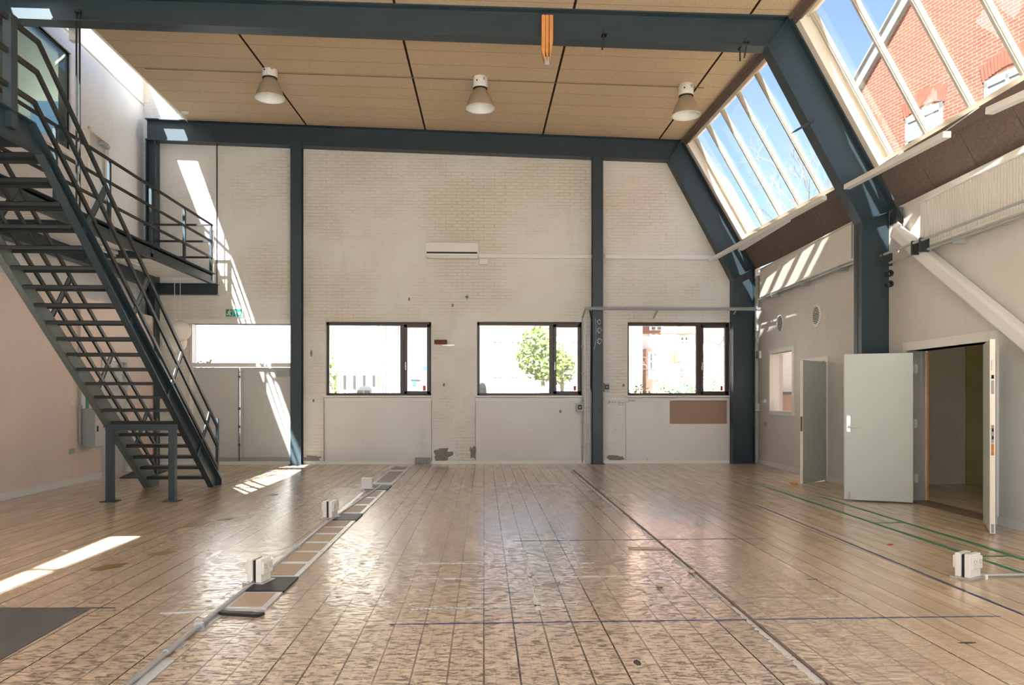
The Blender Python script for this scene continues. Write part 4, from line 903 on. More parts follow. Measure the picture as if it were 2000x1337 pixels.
# ------------------------------------------------------------------ lower left wall
a, b = sorted((du0, du1)); r = thing('door_5', LW.P((a + b) / 2, 0, 0), kind='structure')
lf = MB().wbox(LW, a + .04, b - .04, .01, 2.16, -.08, -.03).build('door_leaf', M['grey_door'], r, bevel=.004)
m = MB(); m.wbox(LW, a - .04, a + .04, 0, 2.24, -.2, .015); m.wbox(LW, b - .04, b + .04, 0, 2.24, -.2, .015); m.wbox(LW, a, b, 2.16, 2.24, -.2, .015); m.build('door_frame', M['grey_door'], r)
MB().wbox(LW, a + .06, a + .35, 2.02, 2.1, -.03, .05).build('door_closer', M['grey'], lf, bevel=.004)
def lbox(px0, px1, py0, py1, n=0):
    u0, z1 = LW.at(px0, py0, n); u1, z0 = LW.at(px1, py1, n); return min(u0, u1), max(u0, u1), min(z0, z1), max(z0, z1)
u0, u1, z0, z1 = lbox(160, 184, 798, 874, .0); cab = (LW.at(186, 830, .22)[0], LW.at(160, 830, .0)[0])
ua = min(cab); r = thing('switch_cabinet', LW.P(ua + .4, z0, .1), 'grey electrical cabinet on the pink wall behind the stairs', 'electrical cabinet')
zc0, zc1 = LW.at(170, 876, .2)[1], LW.at(170, 798, .2)[1]
ub = LW.at(158, 830, .0)[0]; ua = LW.at(201, 830, .22)[0]
MB().wbox(LW, ua, ub, zc0, zc1, 0, .22).build('housing', M['grey'], r, bevel=.006); dr = MB().wbox(LW, ua + .02, ub - .02, zc0 + .02, zc1 - .02, .22, .235).build('door', M['grey_door'], r, bevel=.004)
MB().wbox(LW, ub - .1, ub - .07, (zc0 + zc1) / 2 - .06, (zc0 + zc1) / 2 + .04, .235, .25).build('latch', M['black'], dr)
u, z = LW.at(152, 700); r = thing('conduit', LW.P(u, 1, 0), 'grey conduit running down the pink wall into the electrical cabinet', 'conduit')
MB().tube([LW.P(u, 3.0, .03), LW.P(u, zc0 + .1, .03), LW.P(u - .03, zc0 + .04, .05), LW.P(ub, zc0 + .03, .08)], .02, 8).build('pipe', M['grey'], r, True); MB().wbox(LW, u - .04, u + .04, 1.3, 1.34, 0, .06).build('clip', M['grey'], r)
u0, u1, z0, z1 = lbox(159, 172, 762, 797); r = thing('safety_sign', LW.P((u0 + u1) / 2, z0, 0), 'green and white safety sign above the electrical cabinet', 'sign')
MB().wbox(LW, u0, u1, z0, z1, 0, .012).build('board', M['white'], r); MB().wbox(LW, u0, u0 + (u1 - u0) * .5, z0, z1, .012, .015).build('green_field', M['green'], r)
u0, u1, z0, z1 = lbox(201, 206, 824, 834); tag(MB().wbox(LW, u0 - .02, u1 + .06, z0, z1, 0, .08).build('alarm_button', M['red'], None, bevel=.005), 'red alarm button on the left wall beside the cabinet', 'alarm button')
u0, u1, z0, z1 = lbox(135, 143, 784, 791); tag(MB().wbox(LW, u0, u1, z0, z1, 0, .04).build('light_switch', M['plastic'], None, bevel=.005), 'white switch on the pink wall left of the conduit', 'switch')
u0, u1, z0, z1 = lbox(134, 143, 877, 885); tag(MB().wbox(LW, u0, u1, z0, z1, 0, .03).build('wall_socket', M['grey'], None, bevel=.005), 'grey double socket low on the pink wall', 'socket')
a = bpt(321, 750); b = bpt(330, 742); r = thing('alarm_button', (a.x, BY, a.z), 'red and white fire alarm box on the back wall behind the stair rail', 'alarm button')
MB().box(a.x, b.x, BY - .05, BY, a.z, b.z).build('housing', M['red'], r, bevel=.004); MB().box(a.x + .02, b.x - .02, BY - .054, BY - .05, a.z + .02, b.z - .02).build('label_face', M['white'], r)
# seam on back wall left and lantern cord
for (px, py, rp, Y, zt, lab) in ((352, 646, 20, 15.1, SZ - .08, 'round white paper lantern hanging under the walkway, the upper one'), (341, 668, 22, 15.6, SZ - .08, 'round white paper lantern behind and below the other one')):
    c = atY(px, py, Y); rad = rp / F * Y; r = thing('paper_lantern', (c.x, Y, c.z), lab, 'paper lantern', 'paper lanterns under the walkway')
    pr = []
    for k in range(33):
        t = math.pi * (.06 + .88 * k / 32); pr.append((rad * math.sin(t) * (1 + .012 * math.cos(k * math.pi)), -rad * math.cos(t)))
    MB().lathe(pr, c, 40).build('shade', M['paper'], r, True)
    MB().lathe([(rad * .19, 0), (rad * .2, .006), (rad * .19, .012)], (c.x, Y, c.z + rad * .96), 16).build('ring', M['zinc'], r)
    MB().tube([(c.x, Y, c.z + rad), (c.x, Y, zt)], .005, 6).build('cord', M['white'], r)

# ------------------------------------------------------------------ things on the floor
fz = .002
def fpoly(name, pts, mat, label, cat, th=.003, group=None, par=None):
    p = [atZ(*q) for q in pts]; o = MB().prism([(v.x, v.y, 0.0005) for v in p], (0, 0, th)).build(name, mat, par)
    return tag(o, label, cat, group) if label else o
def fline(name, p, q, wd, mat, label, cat, th=.0025, z=.0005, brk=None):
    a, b = atZ(*p), atZ(*q); m = MB(); d = (b - a); L = d.length; d.normalize(); n = Vector((-d.y, d.x, 0)) * wd / 2; up = Vector((0, 0, th)); o = Vector((0, 0, z))
    if not brk:
        A, B = a + o, b + o; m.hexa([A - n, B - n, B + n, A + n, A - n + up, B - n + up, B + n + up, A + n + up])
    else:
        N = len(brk); lf = [a + d * L * i / N + n * brk[i][0] + o for i in range(N)]; rt = [a + d * L * i / N - n * brk[i][1] + o for i in range(N)]
        m.add(lf + rt + [p + up for p in lf + rt], [q for i in range(N - 1) for q in ((i, i + 1, N + i + 1, N + i), (2 * N + i, 3 * N + i, 3 * N + i + 1, 2 * N + i + 1), (i, 2 * N + i, 2 * N + i + 1, i + 1), (N + i, N + i + 1, 3 * N + i + 1, 3 * N + i))] + [(0, N, 3 * N, 2 * N), (N - 1, 3 * N - 1, 4 * N - 1, 2 * N - 1)])
    return tag(m.build(name, mat), label, cat)
def rbrk(seed, n, gap): 
    random.seed(seed); o = []
    for k in range(n * 4):
        q = random.random() < gap * 1.3
        o.append((random.uniform(.0, .3) if q else random.uniform(.6, 1), random.uniform(-.0, .3) if q else random.uniform(.6, 1)))
    return o
fline('green_tape', (1477, 944), (2040, 1133), .05, M['green_tape'], 'longer green tape line on the floor, the one nearer the middle', 'floor tape')
fline('green_tape', (1605, 970), (2040, 1104), .05, M['green_tape'], 'green tape line on the floor nearer the double door', 'floor tape', z=.001)
fline('green_tape', (1708, 1021), (1765, 1020), .035, M['green_tape'], 'short green tape across the two green lines in front of the open door', 'floor tape', z=.0015)
fline('green_tape', (1916, 1086), (1978, 1085), .035, M['green_tape'], 'short green tape across the two green lines near the right edge', 'floor tape', z=.0015)
fline('blue_tape', (1478, 986), (2010, 1205), .03, M['blue_tape'], 'dark blue worn line crossing the floor towards the right edge', 'floor tape', brk=rbrk(2, 40, .12))
fline('blue_tape', (760, 1219), (1960, 1203), .022, M['blue_tape'], 'dark blue worn line running across the foreground', 'floor tape', brk=rbrk(3, 50, .2))
fline('blue_tape', (1000, 1056), (1500, 1051), .02, M['blue_tape'], 'thin blue worn line across the middle of the floor', 'floor tape', brk=rbrk(4, 40, .3))
fline('white_tape', (1114, 918), (1436, 1185), .055, M['tape'], 'pale worn tape along the right floor rail, far half', 'floor tape', brk=rbrk(5, 30, .15))
fline('white_tape', (1436, 1185), (1606, 1337), .075, M['tape'], 'pale silver tape along the right floor rail, near the camera', 'floor tape', brk=rbrk(6, 16, .15))
fline('floor_rail', (1120, 918), (1628, 1345), .018, M['timber'], 'thin dark brown floor rail running away beside the tape', 'floor rail', th=.012)
fline('white_tape', (790, 1131), (1330, 1123), .05, M['tape'], 'pale worn tape running across the middle of the floor', 'floor tape', brk=rbrk(7, 34, .25))
fline('white_tape', (812, 1100), (1165, 1099), .045, M['silver_tape'], 'shiny worn tape across the floor, shorter and further back', 'floor tape', brk=rbrk(8, 24, .35))
fline('white_tape', (800, 1190), (1130, 1180), .05, M['silver_tape'], 'shiny broken tape in front of the pale cross tape', 'floor tape', brk=rbrk(9, 24, .5))
fline('white_tape', (1075, 985), (1137, 1110), .03, M['tape'], 'worn tape running away from the camera in the middle of the floor', 'floor tape', brk=rbrk(10, 24, .3))
fline('white_tape', (1022, 1075), (1052, 1195), .05, M['tape'], 'short tape strip crossing the shiny cross tapes', 'floor tape', brk=rbrk(12, 10, .2))
fline('floor_seam', (0, 1187), (225, 1187), .012, M['dark'], 'dark floor joint beside the sheet metal plate at bottom left', 'floor joint')
fline('floor_seam', (700, 917), (1114, 917), .015, M['tape'], 'pale thin line on the floor in front of the back windows', 'floor tape')
fpoly('floor_plate', [(-40, 1187), (178, 1188), (-40, 1312)], M['dark_grey'], 'dark grey sheet plate lying on the floor at bottom left', 'floor plate', .004)
fpoly('door_mat', [(232, 934), (268, 917), (330, 918), (290, 934)], M['mat'], 'dark doormat on the floor behind the stair foot', 'doormat', .008)
# cable channel covered with boards
def chan(s):                                           # s: distance along the channel, returns left/right edge of the boards
    return None
L0, L1 = atZ(431, 1193), atZ(748, 926); R0, R1 = atZ(520, 1193), atZ(790, 926)
L1 = atZ(771, 908); R1 = atZ(806, 908)
def chl(py):
    t = (py - 908) / (1193 - 908); return 771 + (431 - 771) * t, 806 + (517 - 806) * t
def span(pya, pyb, ins=0.0, name='', mat=None, th=.012, z0=0.001, par=None, label=None):
    xa0, xa1 = chl(pya); xb0, xb1 = chl(pyb); A = atZ(xa0, pya); B = atZ(xa1, pya); Cc = atZ(xb1, pyb); D = atZ(xb0, pyb)
    def ip(p, q, t): return p.lerp(q, t)
    A2, B2 = ip(A, B, ins), ip(A, B, 1 - ins); D2, C2_ = ip(D, Cc, ins), ip(D, Cc, 1 - ins)
    o = MB().prism([(v.x, v.y, z0) for v in (A2, B2, C2_, D2)], (0, 0, th)).build(name, mat, par)
    if label: o['label'] = label
    return o
ch = thing('floor_channel_cover', atZ(600, 1040), 'row of beige hardboard covers edged with silver tape over the floor channel', 'channel cover')
ys = [918, 926, 938, 952]
for a, b in ((912, 919), (919, 946), (958, 973), (973, 987), (987, 1004), (1018, 1031), (1031, 1044), (1044, 1061), (1061, 1079), (1079, 1101), (1101, 1129), (1158, 1191)):
    o = span(a + .3, b - .3, 0, 'silver_border', M['silver_tape'], .012, .001, ch)
    g = (b - a) * .1; span(a + g, b - g, .14, 'cover_board', M['fibre'], .003, .0125, ch)
for a, b, l in ((949, 957.5, 'far'), (1005, 1017.5, 'middle'), (1129.5, 1157.5, 'near')):
    span(a, b, -.02, 'black_plate', M['dark'], .016, .001, ch)
xa = atZ(433, 1197); xb = atZ(517, 1201); xc = atZ(502, 1206); tag(MB().prism([(xa.x, xa.y, .001), (xb.x, xb.y, .001), (xc.x, xc.y, .001), (xa.x, xa.y - .05, .001)], (0, 0, .02)).build('floor_strip', M['dark']), 'loose black strip lying at the near end of the channel covers', 'rubber strip')
# conduit left of the covers
pts = [atZ(x, y) for x, y in ((745, 950), (640, 1022), (490, 1146), (437, 1188), (330, 1276), (240, 1350))]
for p in pts: p.z = .02
r = thing('floor_conduit', pts[2], 'long galvanised conduit on the floor linking the socket towers', 'conduit')
MB().tube(pts, .016, 10).build('pipe', M['zinc'], r, True)
q = pts[4]; d = (pts[5] - pts[4]).normalized(); MB().tube([q - d * .05, q + d * .05], .022, 10).build('coupler', M['zinc'], r, True)
for i in (1, 3): q = (pts[i] + pts[i + 1]) / 2; MB().box(q.x - .03, q.x + .03, q.y - .012, q.y + .012, 0, .04).build('clip', M['zinc'], r)
fline('white_tape', (386, 1231), (430, 1196), .07, M['silver_tape'], 'pale tape strip in line with the channel covers, nearest them', 'floor tape')
fline('white_tape', (338, 1272), (362, 1252), .05, M['silver_tape'], 'small torn tape piece between two strips beside the conduit', 'floor tape')
fline('white_tape', (262, 1345), (328, 1289), .075, M['silver_tape'], 'pale tape strip beside the conduit at the bottom edge', 'floor tape')
fline('white_tape', (312, 1197), (424, 1194), .03, M['silver_tape'], 'thin silver tape running left from the channel covers', 'floor tape')
# socket towers
def tower(px, py, h, wd, ang, label, split=True):
    c = atZ(px, py); r = thing('socket_tower', c, label, 'socket tower', 'white floor socket towers')
    ca, sa = math.cos(ang), math.sin(ang)
    def P(x, y, z): return Vector((c.x + x * ca - y * sa, c.y + x * sa + y * ca, z))
    def B(x0, x1, y0, y1, z0, z1): return MB().hexa([P(x, y, z) for z in (z0, z1) for x, y in ((x0, y0), (x1, y0), (x1, y1), (x0, y1))])
    w2 = wd / 2; B(-w2 * 1.25, w2 * 1.25, -.09, .09, .0, .022).build('base_plate', M['aluminium'], r, bevel=.003)
    B(-w2 * .8, w2 * .8, -.012, .012, .022, h - .01).build('spine', M['black'], r)
    for s in (-1, 1):
        bd = B(-w2, w2, s * .014, s * .06, .022, h).build('housing', M['plastic'], r, bevel=.005)
        for k in (-1, 1):
            fc = B(k * w2 * .5 - w2 * .42, k * w2 * .5 + w2 * .42, s * .06, s * .078, h * .42, h - .02).build('socket_face', M['plastic'], bd, bevel=.004)
            q = P(k * w2 * .5, s * .079, h * .7); ax = Vector((-sa * s, ca * s, 0))
            MB().lathe([(.016, 0), (.019, 0), (.019, .002), (.016, .002)], q, 16, ax, closed=True).build('socket_ring', M['grey'], fc)
    return r
tower(717, 956, .19, .17, .0, 'small white socket tower furthest away, on the far end of the floor channel')
tower(645, 1012, .22, .17, 1.35, 'white socket tower second from the back on the floor channel')
tower(506, 1138, .20, .16, 1.35, 'white socket tower nearest the camera on the floor channel')
tower(1890, 1129, .21, .17, .55, 'white double socket tower on the right side of the floor')
a = atZ(1903, 1128); b = atZ(2060, 1126); a.z = b.z = .02; r = thing('floor_conduit', a, 'short galvanised conduit running right from the right-hand socket tower', 'conduit'); MB().tube([a, b], .014, 8).build('pipe', M['zinc'], r, True)
q = atZ(1926, 1130); MB().lathe([(0, 0), (.014, 0), (.014, .03), (0, .035)], q, 8).build('clip', M['plastic'], r)
# worn marks and litter
def fblob(name, px, py, wx, wy, seed, mat, label, cat, th=.002, ang=0):
    random.seed(seed); c = atZ(px, py); pts = []
    for k in range(18):
        t = 2 * math.pi * k / 18; q = random.uniform(.75, 1.1); x, y = wx * q * math.cos(t), wy * q * math.sin(t); pts.append((c.x + x * math.cos(ang) - y * math.sin(ang), c.y + x * math.sin(ang) + y * math.cos(ang), .0005))
    return tag(MB().prism(pts, (0, 0, th)).build(name, M[mat]), label, cat)
M['stain'] = paint('olive_floor_stain', (.20, .145, .06), .5, .2, 20)
for i, (x, y, a_, b_, l) in enumerate([(212, 1107, .10, .17, 'nearest the camera'), (317, 1080, .09, .14, 'second nearest'), (374, 1026, .08, .17, 'third of the trail'), (444, 1013, .07, .15, 'fourth of the trail'), (484, 975, .07, .15, 'fifth of the trail'), (533, 966, .06, .12, 'furthest of the trail')]):
    fblob('floor_stain', x, y, a_, b_, 40 + i, 'stain', 'olive floor stain like a footprint, ' + l, 'floor stain', ang=-.5)
c = atZ(1268, 1072); tag(MB().prism([(c.x - .2, c.y + .03, .001), (c.x - .15, c.y + .06, .001), (c.x + .02, c.y + .03, .001), (c.x + .2, c.y - .03, .001), (c.x + .1, c.y - .03, .001), (c.x - .15, c.y + .0, .001)], (0, 0, .012)).build('wood_splinter', M['fibre'], None, bevel=.002), 'pale piece of splintered board lying near the floor rail', 'debris')
c = atZ(1075, 1141); tag(MB().prism([(c.x - .07, c.y - .03, .001), (c.x + .06, c.y - .02, .001), (c.x + .08, c.y + .06, .001), (c.x - .0, c.y + .01, .001)], (0, 0, .008)).build('wood_splinter', M['concrete']), 'small grey scrap in the worn middle of the floor', 'debris')
for px, py, l in ((1350, 1119, 'small pale ball of tape beside the floor rail'), (1289, 1146, 'small beige pebble-like scrap left of the floor rail')):
    c = atZ(px, py); tag(MB().lathe([(0, 0), (.025, .004), (.032, .016), (.022, .028), (0, .032)], c, 12).build('litter', M['fibre'], None, True), l, 'debris')
fblob('red_scrap', 1739, 1063, .03, .02, 77, 'red', 'tiny red scrap on the floor in front of the green lines', 'debris', .006)
fblob('paper_scrap', 1622, 1168, .09, .015, 78, 'tape', 'torn white tape scrap on the right half of the floor', 'debris')
fblob('paper_scrap', 1955, 1089, .05, .012, 79, 'tape', 'small white scrap beside the short green tape at the right', 'debris')
fblob('paper_scrap', 127, 1076, .03, .02, 80, 'white', 'tiny white scrap beside the sunlit floor patch', 'debris', .006)
fblob('paint_mark', 1245, 1294, .02, .05, 81, 'mat', 'small dark paint spot near the bottom right rail', 'paint spot')
fblob('paint_mark', 1890, 1255, .06, .015, 82, 'mat', 'dark gouge in the floor at the lower right', 'paint spot')
fblob('paint_mark', 1585, 1131, .05, .01, 83, 'mat', 'short dark scuff in the middle right of the floor', 'paint spot')

# ------------------------------------------------------------------ outside: street behind the back wall
GZ = .45
struct(MB().box(-60, 70, BY + .5, 110, GZ - .3, GZ).build('ground', M['asphalt']))
def facade(cx0, cx1, Y, z1, mat, wins, label, roof=None, rot=0, depth=8, pane='ext_pane', muntins=2):
    r = thing('building', ((cx0 + cx1) / 2, Y, GZ), label, 'building')
    MB().box(cx0, cx1, Y, Y + depth, GZ, z1).build('wall', mat, r, bevel=.01)
    if roof: MB().prism([(cx0 - .3, Y - .4, z1), (cx0 - .3, Y + depth / 2, z1 + depth * .35), (cx0 - .3, Y + depth + .4, z1)], (cx1 - cx0 + .6, 0, 0)).build('roof', roof, r)
    for x0, x1, z0, z2 in wins:
        f = MB(); t = .12
        for a, b, c, d in ((x0 - t, x0, z0 - t, z2 + t), (x1, x1 + t, z0 - t, z2 + t), (x0, x1, z2, z2 + t), (x0, x1, z0 - t, z0)): f.box(a, b, Y - .1, Y, c, d)
        for k in range(1, muntins): xx = x0 + (x1 - x0) * k / muntins; f.box(xx - .06, xx + .06, Y - .08, Y, z0, z2)
        for k in range(1, muntins + 1 if muntins > 2 else 2): zz = z0 + (z2 - z0) * k / (muntins + 1 if muntins > 2 else 2); f.box(x0, x1, Y - .07, Y, zz - .05, zz + .05)
        fo_ = f.build('window', M['facade'], r); MB().box(x0, x1, Y - .04, Y - .01, z0, z2).build('pane', M[pane], fo_)
    return r
def wn(px0, px1, py0, py1, Y): a = atY(px0, py1, Y); b = atY(px1, py0, Y); return (a.x, b.x, a.z, b.z)
Y = 60
facade(atY(900, 700, Y).x, atY(1215, 700, Y).x, Y, atY(1000, 641, Y).z, M['facade'],
       [wn(a, b, c, d, Y) for a, b in ((964, 980), (998, 1014), (1040, 1056), (1084, 1098), (1117, 1132)) for c, d in ((667, 686), (736, 752))], 'white rendered house with small paned windows behind the middle window', M['roof_tile'])
Y = 48
facade(atY(330, 700, Y).x, atY(600, 700, Y).x, Y, 12, M['facade'], [wn(a, b, c, d, Y) for a, b in ((379, 393), (421, 436), (454, 474), (493, 509)) for c, d in ((660, 684),)], 'pale house with many-paned windows seen through the transom', None, muntins=4)
# house seen at an angle through the left window
r = thing('building', (-9, 42, GZ), 'cream rendered house receding to the right behind the left window', 'building')
pa, pb = atY(735, 700, 34), atY(900, 700, 58); d = (pb - pa); d.z = 0; L = d.length; d.normalize(); nn = Vector((d.y, -d.x, 0)); nn = nn if nn.y < 0 else -nn
W2 = Wall((pa.x, pa.y, 0), d, nn); MB().wbox(W2, 0, L, GZ, 11, -6, 0).build('wall', M['facade_y'], r)
for px in (750, 775, 796, 812, 828):
    for z0, z1 in ((4.0, 6.0), (1.0, 2.9)):
        u = W2.at(px, 700)[0]; wf = MB().wbox(W2, u - .5, u + .5, z0 - .1, z1 + .1, 0, .06).build('window', M['facade'], r)
        for k in (-1, 1): MB().wbox(W2, u + k * .23 - .17, u + k * .23 + .17, z0, z1, .06, .08).build('pane', M['ext_pane'], wf)
MB().tube([W2.P(.3, GZ, .1), W2.P(.3, 10, .1)], .07, 8).build('downpipe', M['white'], r)
Y = 45
facade(atY(610, 700, Y).x, atY(655, 700, Y).x, Y, 11, M['facade'], [wn(641, 650, c, d, Y) for c, d in ((640, 664), (672, 682))], 'tall pale house at the left edge of the left window', depth=3)
# bicycle shed
a, b = atY(654, 735, 32), atY(730, 735, 32); r = thing('bicycle_shed', ((a.x + b.x) / 2, 33, GZ), 'open timber bicycle shed with a pale roof behind the left window', 'shed')
zt = atY(700, 733, 32).z; MB().prism([(a.x - .2, 31.6, zt), (a.x - .2, 35, zt + .5), (a.x - .2, 35, zt + .6), (a.x - .2, 31.6, zt + .1)], (b.x - a.x + .6, 0, 0)).build('roof', M['facade'], r)
for k in range(5): x = a.x + (b.x - a.x) * k / 4; MB().box(x - .05, x + .05, 32, 32.1, GZ, zt + .05).build('post', M['dark_grey'], r)
for k in range(5): z = GZ + .2 + k * .3; MB().box(a.x, b.x, 34.6, 34.65, z, z + .2).build('board', M['fibre'], r)
# brick houses behind the right window
Y = 40
r = facade(atY(1215, 700, Y).x, atY(1255, 700, Y).x, Y, 12, M['facade_brick'], [], 'orange brick house corner at the left edge of the right window')
r = facade(atY(1262, 700, Y + 2).x, atY(1300, 700, Y + 2).x, Y + 2, atY(1280, 680, Y + 2).z, M['facade_brick'], [wn(1270, 1281, 691, 720, Y + 2), wn(1270, 1281, 729, 736, Y + 2)], 'low orange brick entrance bay with a tall green window', None, depth=1.8)
r = facade(atY(1254, 700, Y + 4).x, atY(1470, 700, Y + 4).x, Y + 4, atY(1330, 652, Y + 4).z, M['facade'], [wn(1272, 1291, 638, 653, Y + 4), wn(1330, 1342, 659, 672, Y + 4), wn(1330, 1342, 700, 712, Y + 4)], 'large white house with an orange roof behind the right window', M['roof_tile'])
r = facade(atY(1338, 700, 36).x, atY(1430, 700, 36).x, 36, atY(1370, 706, 36).z, M['facade'], [], 'small white outhouse with red roof behind the right window', M['roof_tile'], depth=1.6)
# round no-parking signs
c = atY(1332, 727, 30); r = thing('road_sign', (c.x, 30, GZ), 'two round red and blue parking signs on one post behind the right window', 'road sign')
MB().tube([(c.x, 30, GZ), (c.x, 30, c.z + .5)], .03, 8).build('post', M['grey'], r)
for dz in (.12, -.1):
    for rr, mt, k in ((.08, 'red', 0), (.055, 'sky_blue', 1), (.012, 'red', 2)): MB().lathe([(0, -.01), (rr, -.01), (rr, 0), (0, 0)], (c.x, 29.96 - .004 * k, c.z + dz), 20, (0, 1, 0)).build('sign_disc', M[mt], r)
c = atY(1239, 735, 28); tag(MB().box(c.x - .1, c.x + .1, 28, 28.03, c.z - .3, c.z + .25).build('notice_board', M['facade']), 'white notice sign beside the brick house corner', 'sign')
c = atY(831, 719, 30); tag(MB().box(c.x - .09, c.x + .08, 30, 30.03, c.z - .08, c.z + .08).box(c.x + .06, c.x + .08, 30.01, 30.03, GZ, c.z).build('street_sign', M['sky_blue']), 'small blue street sign at the right edge of the left window', 'sign')
a, b = atY(803, 752, 26), atY(821, 738, 26); r = thing('recycling_container', ((a.x + b.x) / 2, 26.5, GZ), 'dark container with a blue label behind the left window', 'container')
MB().box(a.x, b.x, 26, 27, GZ, b.z).build('container_body', M['car_grey'], r); MB().box(a.x - .03, b.x + .03, 25.95, 27.05, b.z - .05, b.z + .03).build('lid', M['car_grey'], r); MB().box(a.x + .04, a.x + .16, 25.98, 26, b.z - .25, b.z - .1).build('label_face', M['sky_blue'], r)
# low red tiled garden wall
a, b = atY(954, 760, 30), atY(1030, 760, 30); r = thing('garden_wall', ((a.x + b.x) / 2, 30, GZ), 'low garden wall capped with orange tiles behind the middle window', 'garden wall')
z = atY(990, 764, 30).z; MB().box(a.x - 1, b.x + 1, 30, 30.25, GZ, z).build('wall', M['facade'], r)
m = MB(); x = a.x - 1
while x < b.x + 1: m.prism([(x, 29.92, z), (x + .1, 29.92, z + .12), (x + .2, 29.92, z)], (0, .4, 0)); x += .21
m.build('coping', M['roof_tile'], r)
# cars
def car(px0, px1, pytop, Y, mat, label, wpx=None):
    a = atY(px0, pytop, Y); b = atY(px1, pytop, Y); x0, x1 = a.x, b.x; L = x1 - x0; zt = a.z; z0 = GZ; h = zt - z0
    r = thing('car', ((x0 + x1) / 2, Y, GZ), label, 'car')
    body = [(0, .18), (0, .5), (.03, .58), (.22, .64), (.78, .64), (.97, .56), (1, .45), (1, .18)]
    MB().prism([(x0 + L * u, Y, z0 + h * v) for u, v in body], (0, 1.7, 0)).build('body', mat, r, bevel=.04)
    MB().prism([(x0 + L * u, Y + .1, z0 + h * v) for u, v in ((.18, .62), (.3, .92), (.38, .985), (.66, .985), (.76, .92), (.88, .62))], (0, 1.5, 0)).build('roof', mat, r, bevel=.05)
    for u0, u1 in ((.26, .5), (.53, .78)): MB().prism([(x0 + L * u, Y + .08, z0 + h * v) for u, v in ((u0, .66), (u0 + (.06 if u0 < .5 else 0), .9), (u1 - (.06 if u0 > .5 else 0), .9), (u1, .66))], (0, .03, 0)).build('side_window', M['ext_pane'], r)
    for u in (.18, .82): MB().lathe([(0, 0), (.3, 0), (.32, .1), (.3, .2), (0, .2)], (x0 + L * u, Y - .02, z0 + .32), 24, (0, 1, 0)).build('wheel', M['dark'], r, True)
car(678, 738, 752, 21, M['car_white'], 'white car parked behind the left window')
car(745, 800, 756, 23, M['car_white'], 'pale car right of the white one, seen through the left window')
car(1030, 1112, 752, 22, M['car_blue'], 'blue car parked behind the middle window')
car(925, 957, 745, 19.5, M['car_grey'], 'dark car at the left edge of the middle window')
car(1312, 1375, 748, 27, M['car_blue'], 'blue car behind the right window')
car(1200, 1250, 764, 20, M['car_blue'], 'blue car bonnet low in the left of the right window')
# leafy trees and shrubs
def leafy(px, pyt, pyb, Y, rad, n, label, seed, leaf='leaf', trunk=True, sq=.8, ls=.14, cat='tree'):
    random.seed(seed); t = atY(px, pyt, Y); b = atY(px, pyb, Y); cz = (t.z + b.z) / 2; hz = (t.z - b.z) / 2
    if not trunk: cz = (t.z + GZ) / 2; hz = (t.z - GZ) / 2; n = int(n * 1.3)
    r = thing('tree' if trunk else 'shrub', (t.x, Y, GZ), label, cat); m = MB()
    for _ in range(n):
        while True:
            p = Vector((random.uniform(-1, 1), random.uniform(-1, 1), random.uniform(-1, 1)))
            if p.length < 1: break
        c = Vector((t.x + p.x * rad, Y + p.y * rad, cz + p.z * hz)); u = Vector((random.gauss(0, 1), random.gauss(0, 1), random.gauss(0, 1))).normalized(); v = u.orthogonal().normalized(); s = ls * random.uniform(.6, 1.2)
        m.quad(c - u * s, c - v * s * .6, c + u * s, c + v * s * .6)
    m.build('foliage', M[leaf], r)
    if trunk:
        q = MB(); q.tube([(t.x + .15, Y, GZ), (t.x + .1, Y, cz - hz * .5), (t.x, Y, t.z - .3)], [.1, .08, .02], 8)
        for k in range(6): a = random.uniform(0, 6.28); z = random.uniform(cz - hz * .6, cz + hz * .3); q.tube([(t.x + .08, Y, z), (t.x + rad * .6 * math.cos(a), Y + rad * .6 * math.sin(a), z + hz * .4)], [.04, .01], 6)
        q.build('trunk', M['twig'], r)
leafy(1055, 636, 745, 32, 1.0, 900, 'small leafy tree in front of the white house behind the middle window', 1)
leafy(1092, 676, 752, 30, .7, 400, 'smaller leafy tree right of the other one behind the middle window', 2)
leafy(398, 694, 722, 20, .35, 260, 'bright green shrub at the bottom left of the transom window', 3, trunk=False, cat='shrub', ls=.06)
leafy(645, 696, 775, 26, .3, 220, 'yellow-green shrub at the left edge of the left window', 4, trunk=False, cat='shrub', ls=.08)
leafy(1302, 742, 774, 22, .5, 400, 'flowering shrub low in the middle of the right window', 5, trunk=False, cat='shrub', ls=.05)
leafy(1250, 748, 776, 18.9, .4, 260, 'shrub low at the left of the right window', 6, trunk=False, cat='shrub', ls=.05)
leafy(1345, 730, 774, 24, .3, 200, 'thin shrub below the parking signs', 7, trunk=False, cat='shrub', ls=.05)
leafy(1395, 725, 774, 23, .4, 260, 'shrub seen through the right casement', 8, trunk=False, cat='shrub', ls=.05)

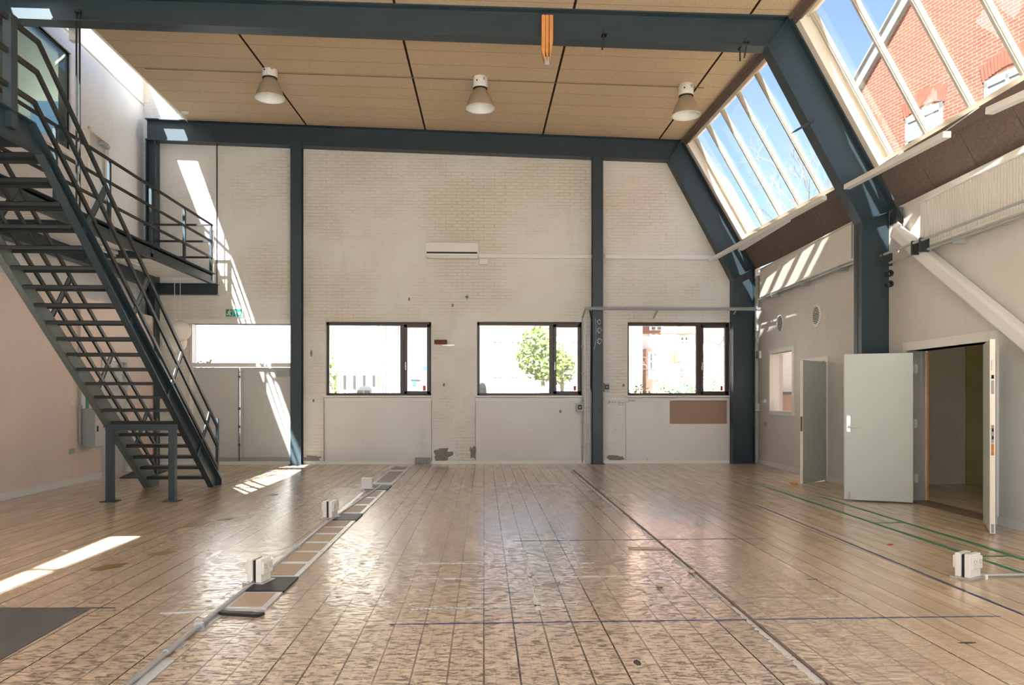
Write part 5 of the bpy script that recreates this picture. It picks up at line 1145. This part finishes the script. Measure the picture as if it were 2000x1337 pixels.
# ------------------------------------------------------------------ outside the skylight: brick gable and bare trees
GO = Vector((10.5, 17.6, 0)); gd = Vector((-.229, .973, 0)).normalized(); gang = math.atan2(gd.y, gd.x)
def G(s, z, n=0.0): return GO + gd * s + Vector((-gd.y, gd.x, 0)) * n + Vector((0, 0, z))
r = thing('brick_building', GO, 'red brick gable with white verge boards outside the near skylight', 'building')
r.rotation_euler = (0, 0, gang)
def gl(m, name, mat, par=r):       # local coordinates: x along the gable, z up, +y away from the hall wall normal
    o = m.build(name, mat); o.parent = par; return o
sl = -.84; s1 = 3.15; z_at = lambda s: 11.04 + (s - .494) * sl
apex = -6.0
gl(MB().prism([(s1, 0, 0), (s1, 0, z_at(s1)), (apex, 0, z_at(apex)), (-16, 0, z_at(apex) - 8), (-16, 0, 0)], (0, -6, 0)) if False else MB().prism([(s1, 0, 0), (s1, 0, z_at(s1)), (apex, 0, z_at(apex)), (-16, 0, z_at(apex) - 8), (-16, 0, 0)], (0, .3, 0)), 'gable_wall', M['brick'])
NSIDE = 1 if Vector((-gd.y, gd.x, 0)).x < 0 else -1   # side of the gable that faces the hall
def front(d): return NSIDE * d + (.3 if NSIDE > 0 else 0)
m = MB(); y0, y1 = sorted((front(.0), front(.12))); 
m.prism([(s1 + .15, y0, z_at(s1 + .15)), (apex, y0, z_at(apex)), (apex, y0, z_at(apex) - .32), (s1 + .15, y0, z_at(s1 + .15) - .32)], (0, y1 - y0, 0)); m.prism([(s1 + .2, y0, z_at(s1 + .2) + .06), (apex, y0, z_at(apex) + .06), (apex, y0, z_at(apex)), (s1 + .2, y0, z_at(s1 + .2))], (0, (y1 - y0) * 1.6, 0))
gl(m, 'verge_board', M['ext_white'])
for sc, wd in ((1.95, .55), (-.05, .55), (-2.25, .55), (-4.4, .55)):
    y0, y1 = sorted((front(0), front(.02))); m = MB(); n = 16
    for k in range(n):
        t0 = -wd - .06 + (2 * wd + .12) * k / n; t1 = t0 + (2 * wd + .12) / n - .016; tm = (t0 + t1) / 2; zt = 8.15 + .12 * (1 - (tm / wd) ** 2)
        m.prism([(sc + t0, y0, zt), (sc + t1, y0, zt), (sc + t1 + tm * .12, y0, zt + .36), (sc + t0 + tm * .12, y0, zt + .36)], (0, y1 - y0, 0))
    gl(m, 'lintel', M['soldier'])
    m = MB(); y0, y1 = sorted((front(.0), front(.03))); f = .09
    for a, b, c, d in ((-wd, -wd + f, 6.6, 8.15), (wd - f, wd, 6.6, 8.15), (-wd, wd, 8.0, 8.15), (-wd, wd, 6.6, 6.7), (-.04, .04, 6.6, 8.1), (-wd, wd, 7.55, 7.62)): m.box(sc + a, sc + b, y0, y1, c, d)
    wf = gl(m, 'window', M['ext_white']); m = MB(); y0, y1 = sorted((front(.0), front(.012))); m.box(sc - wd + f, sc + wd - f, y0, y1, 6.7, 8.0); pn = m.build('pane', M['ext_pane']); pn.parent = wf
def bare_tree(x, y, h, seed, label):
    random.seed(seed); r = thing('bare_tree', (x, y, GZ), label, 'tree'); m = MB()
    def grow(p, d, L, rad, lv):
        q = p + d * L; mid = p + d * L * .5 + Vector((random.gauss(0, 1), random.gauss(0, 1), random.gauss(0, 1))) * L * .05
        m.tube([p, mid, q], [rad, rad * .85, rad * .65], 5 if lv > 1 else 4, cap=False)
        if lv == 0: return
        for _ in range(3 if lv > 1 else 4):
            nd = (d + Vector((random.gauss(0, 1), random.gauss(0, 1), random.gauss(.15, .8))) * .55).normalized(); s = random.uniform(.35, 1.0); grow(p.lerp(q, s), nd, L * random.uniform(.6, .8), rad * .55, lv - 1)
    grow(Vector((x, y, GZ)), Vector((0, 0, 1)), h * .42, h * .008, 6); m.build('branches', M['twig'], r)
bare_tree(14.2, 29, 14.5, 5, 'bare spring tree with fine twigs seen low through the far skylight')
bare_tree(12.6, 35, 9.5, 9, 'second bare tree further left in the far skylight')
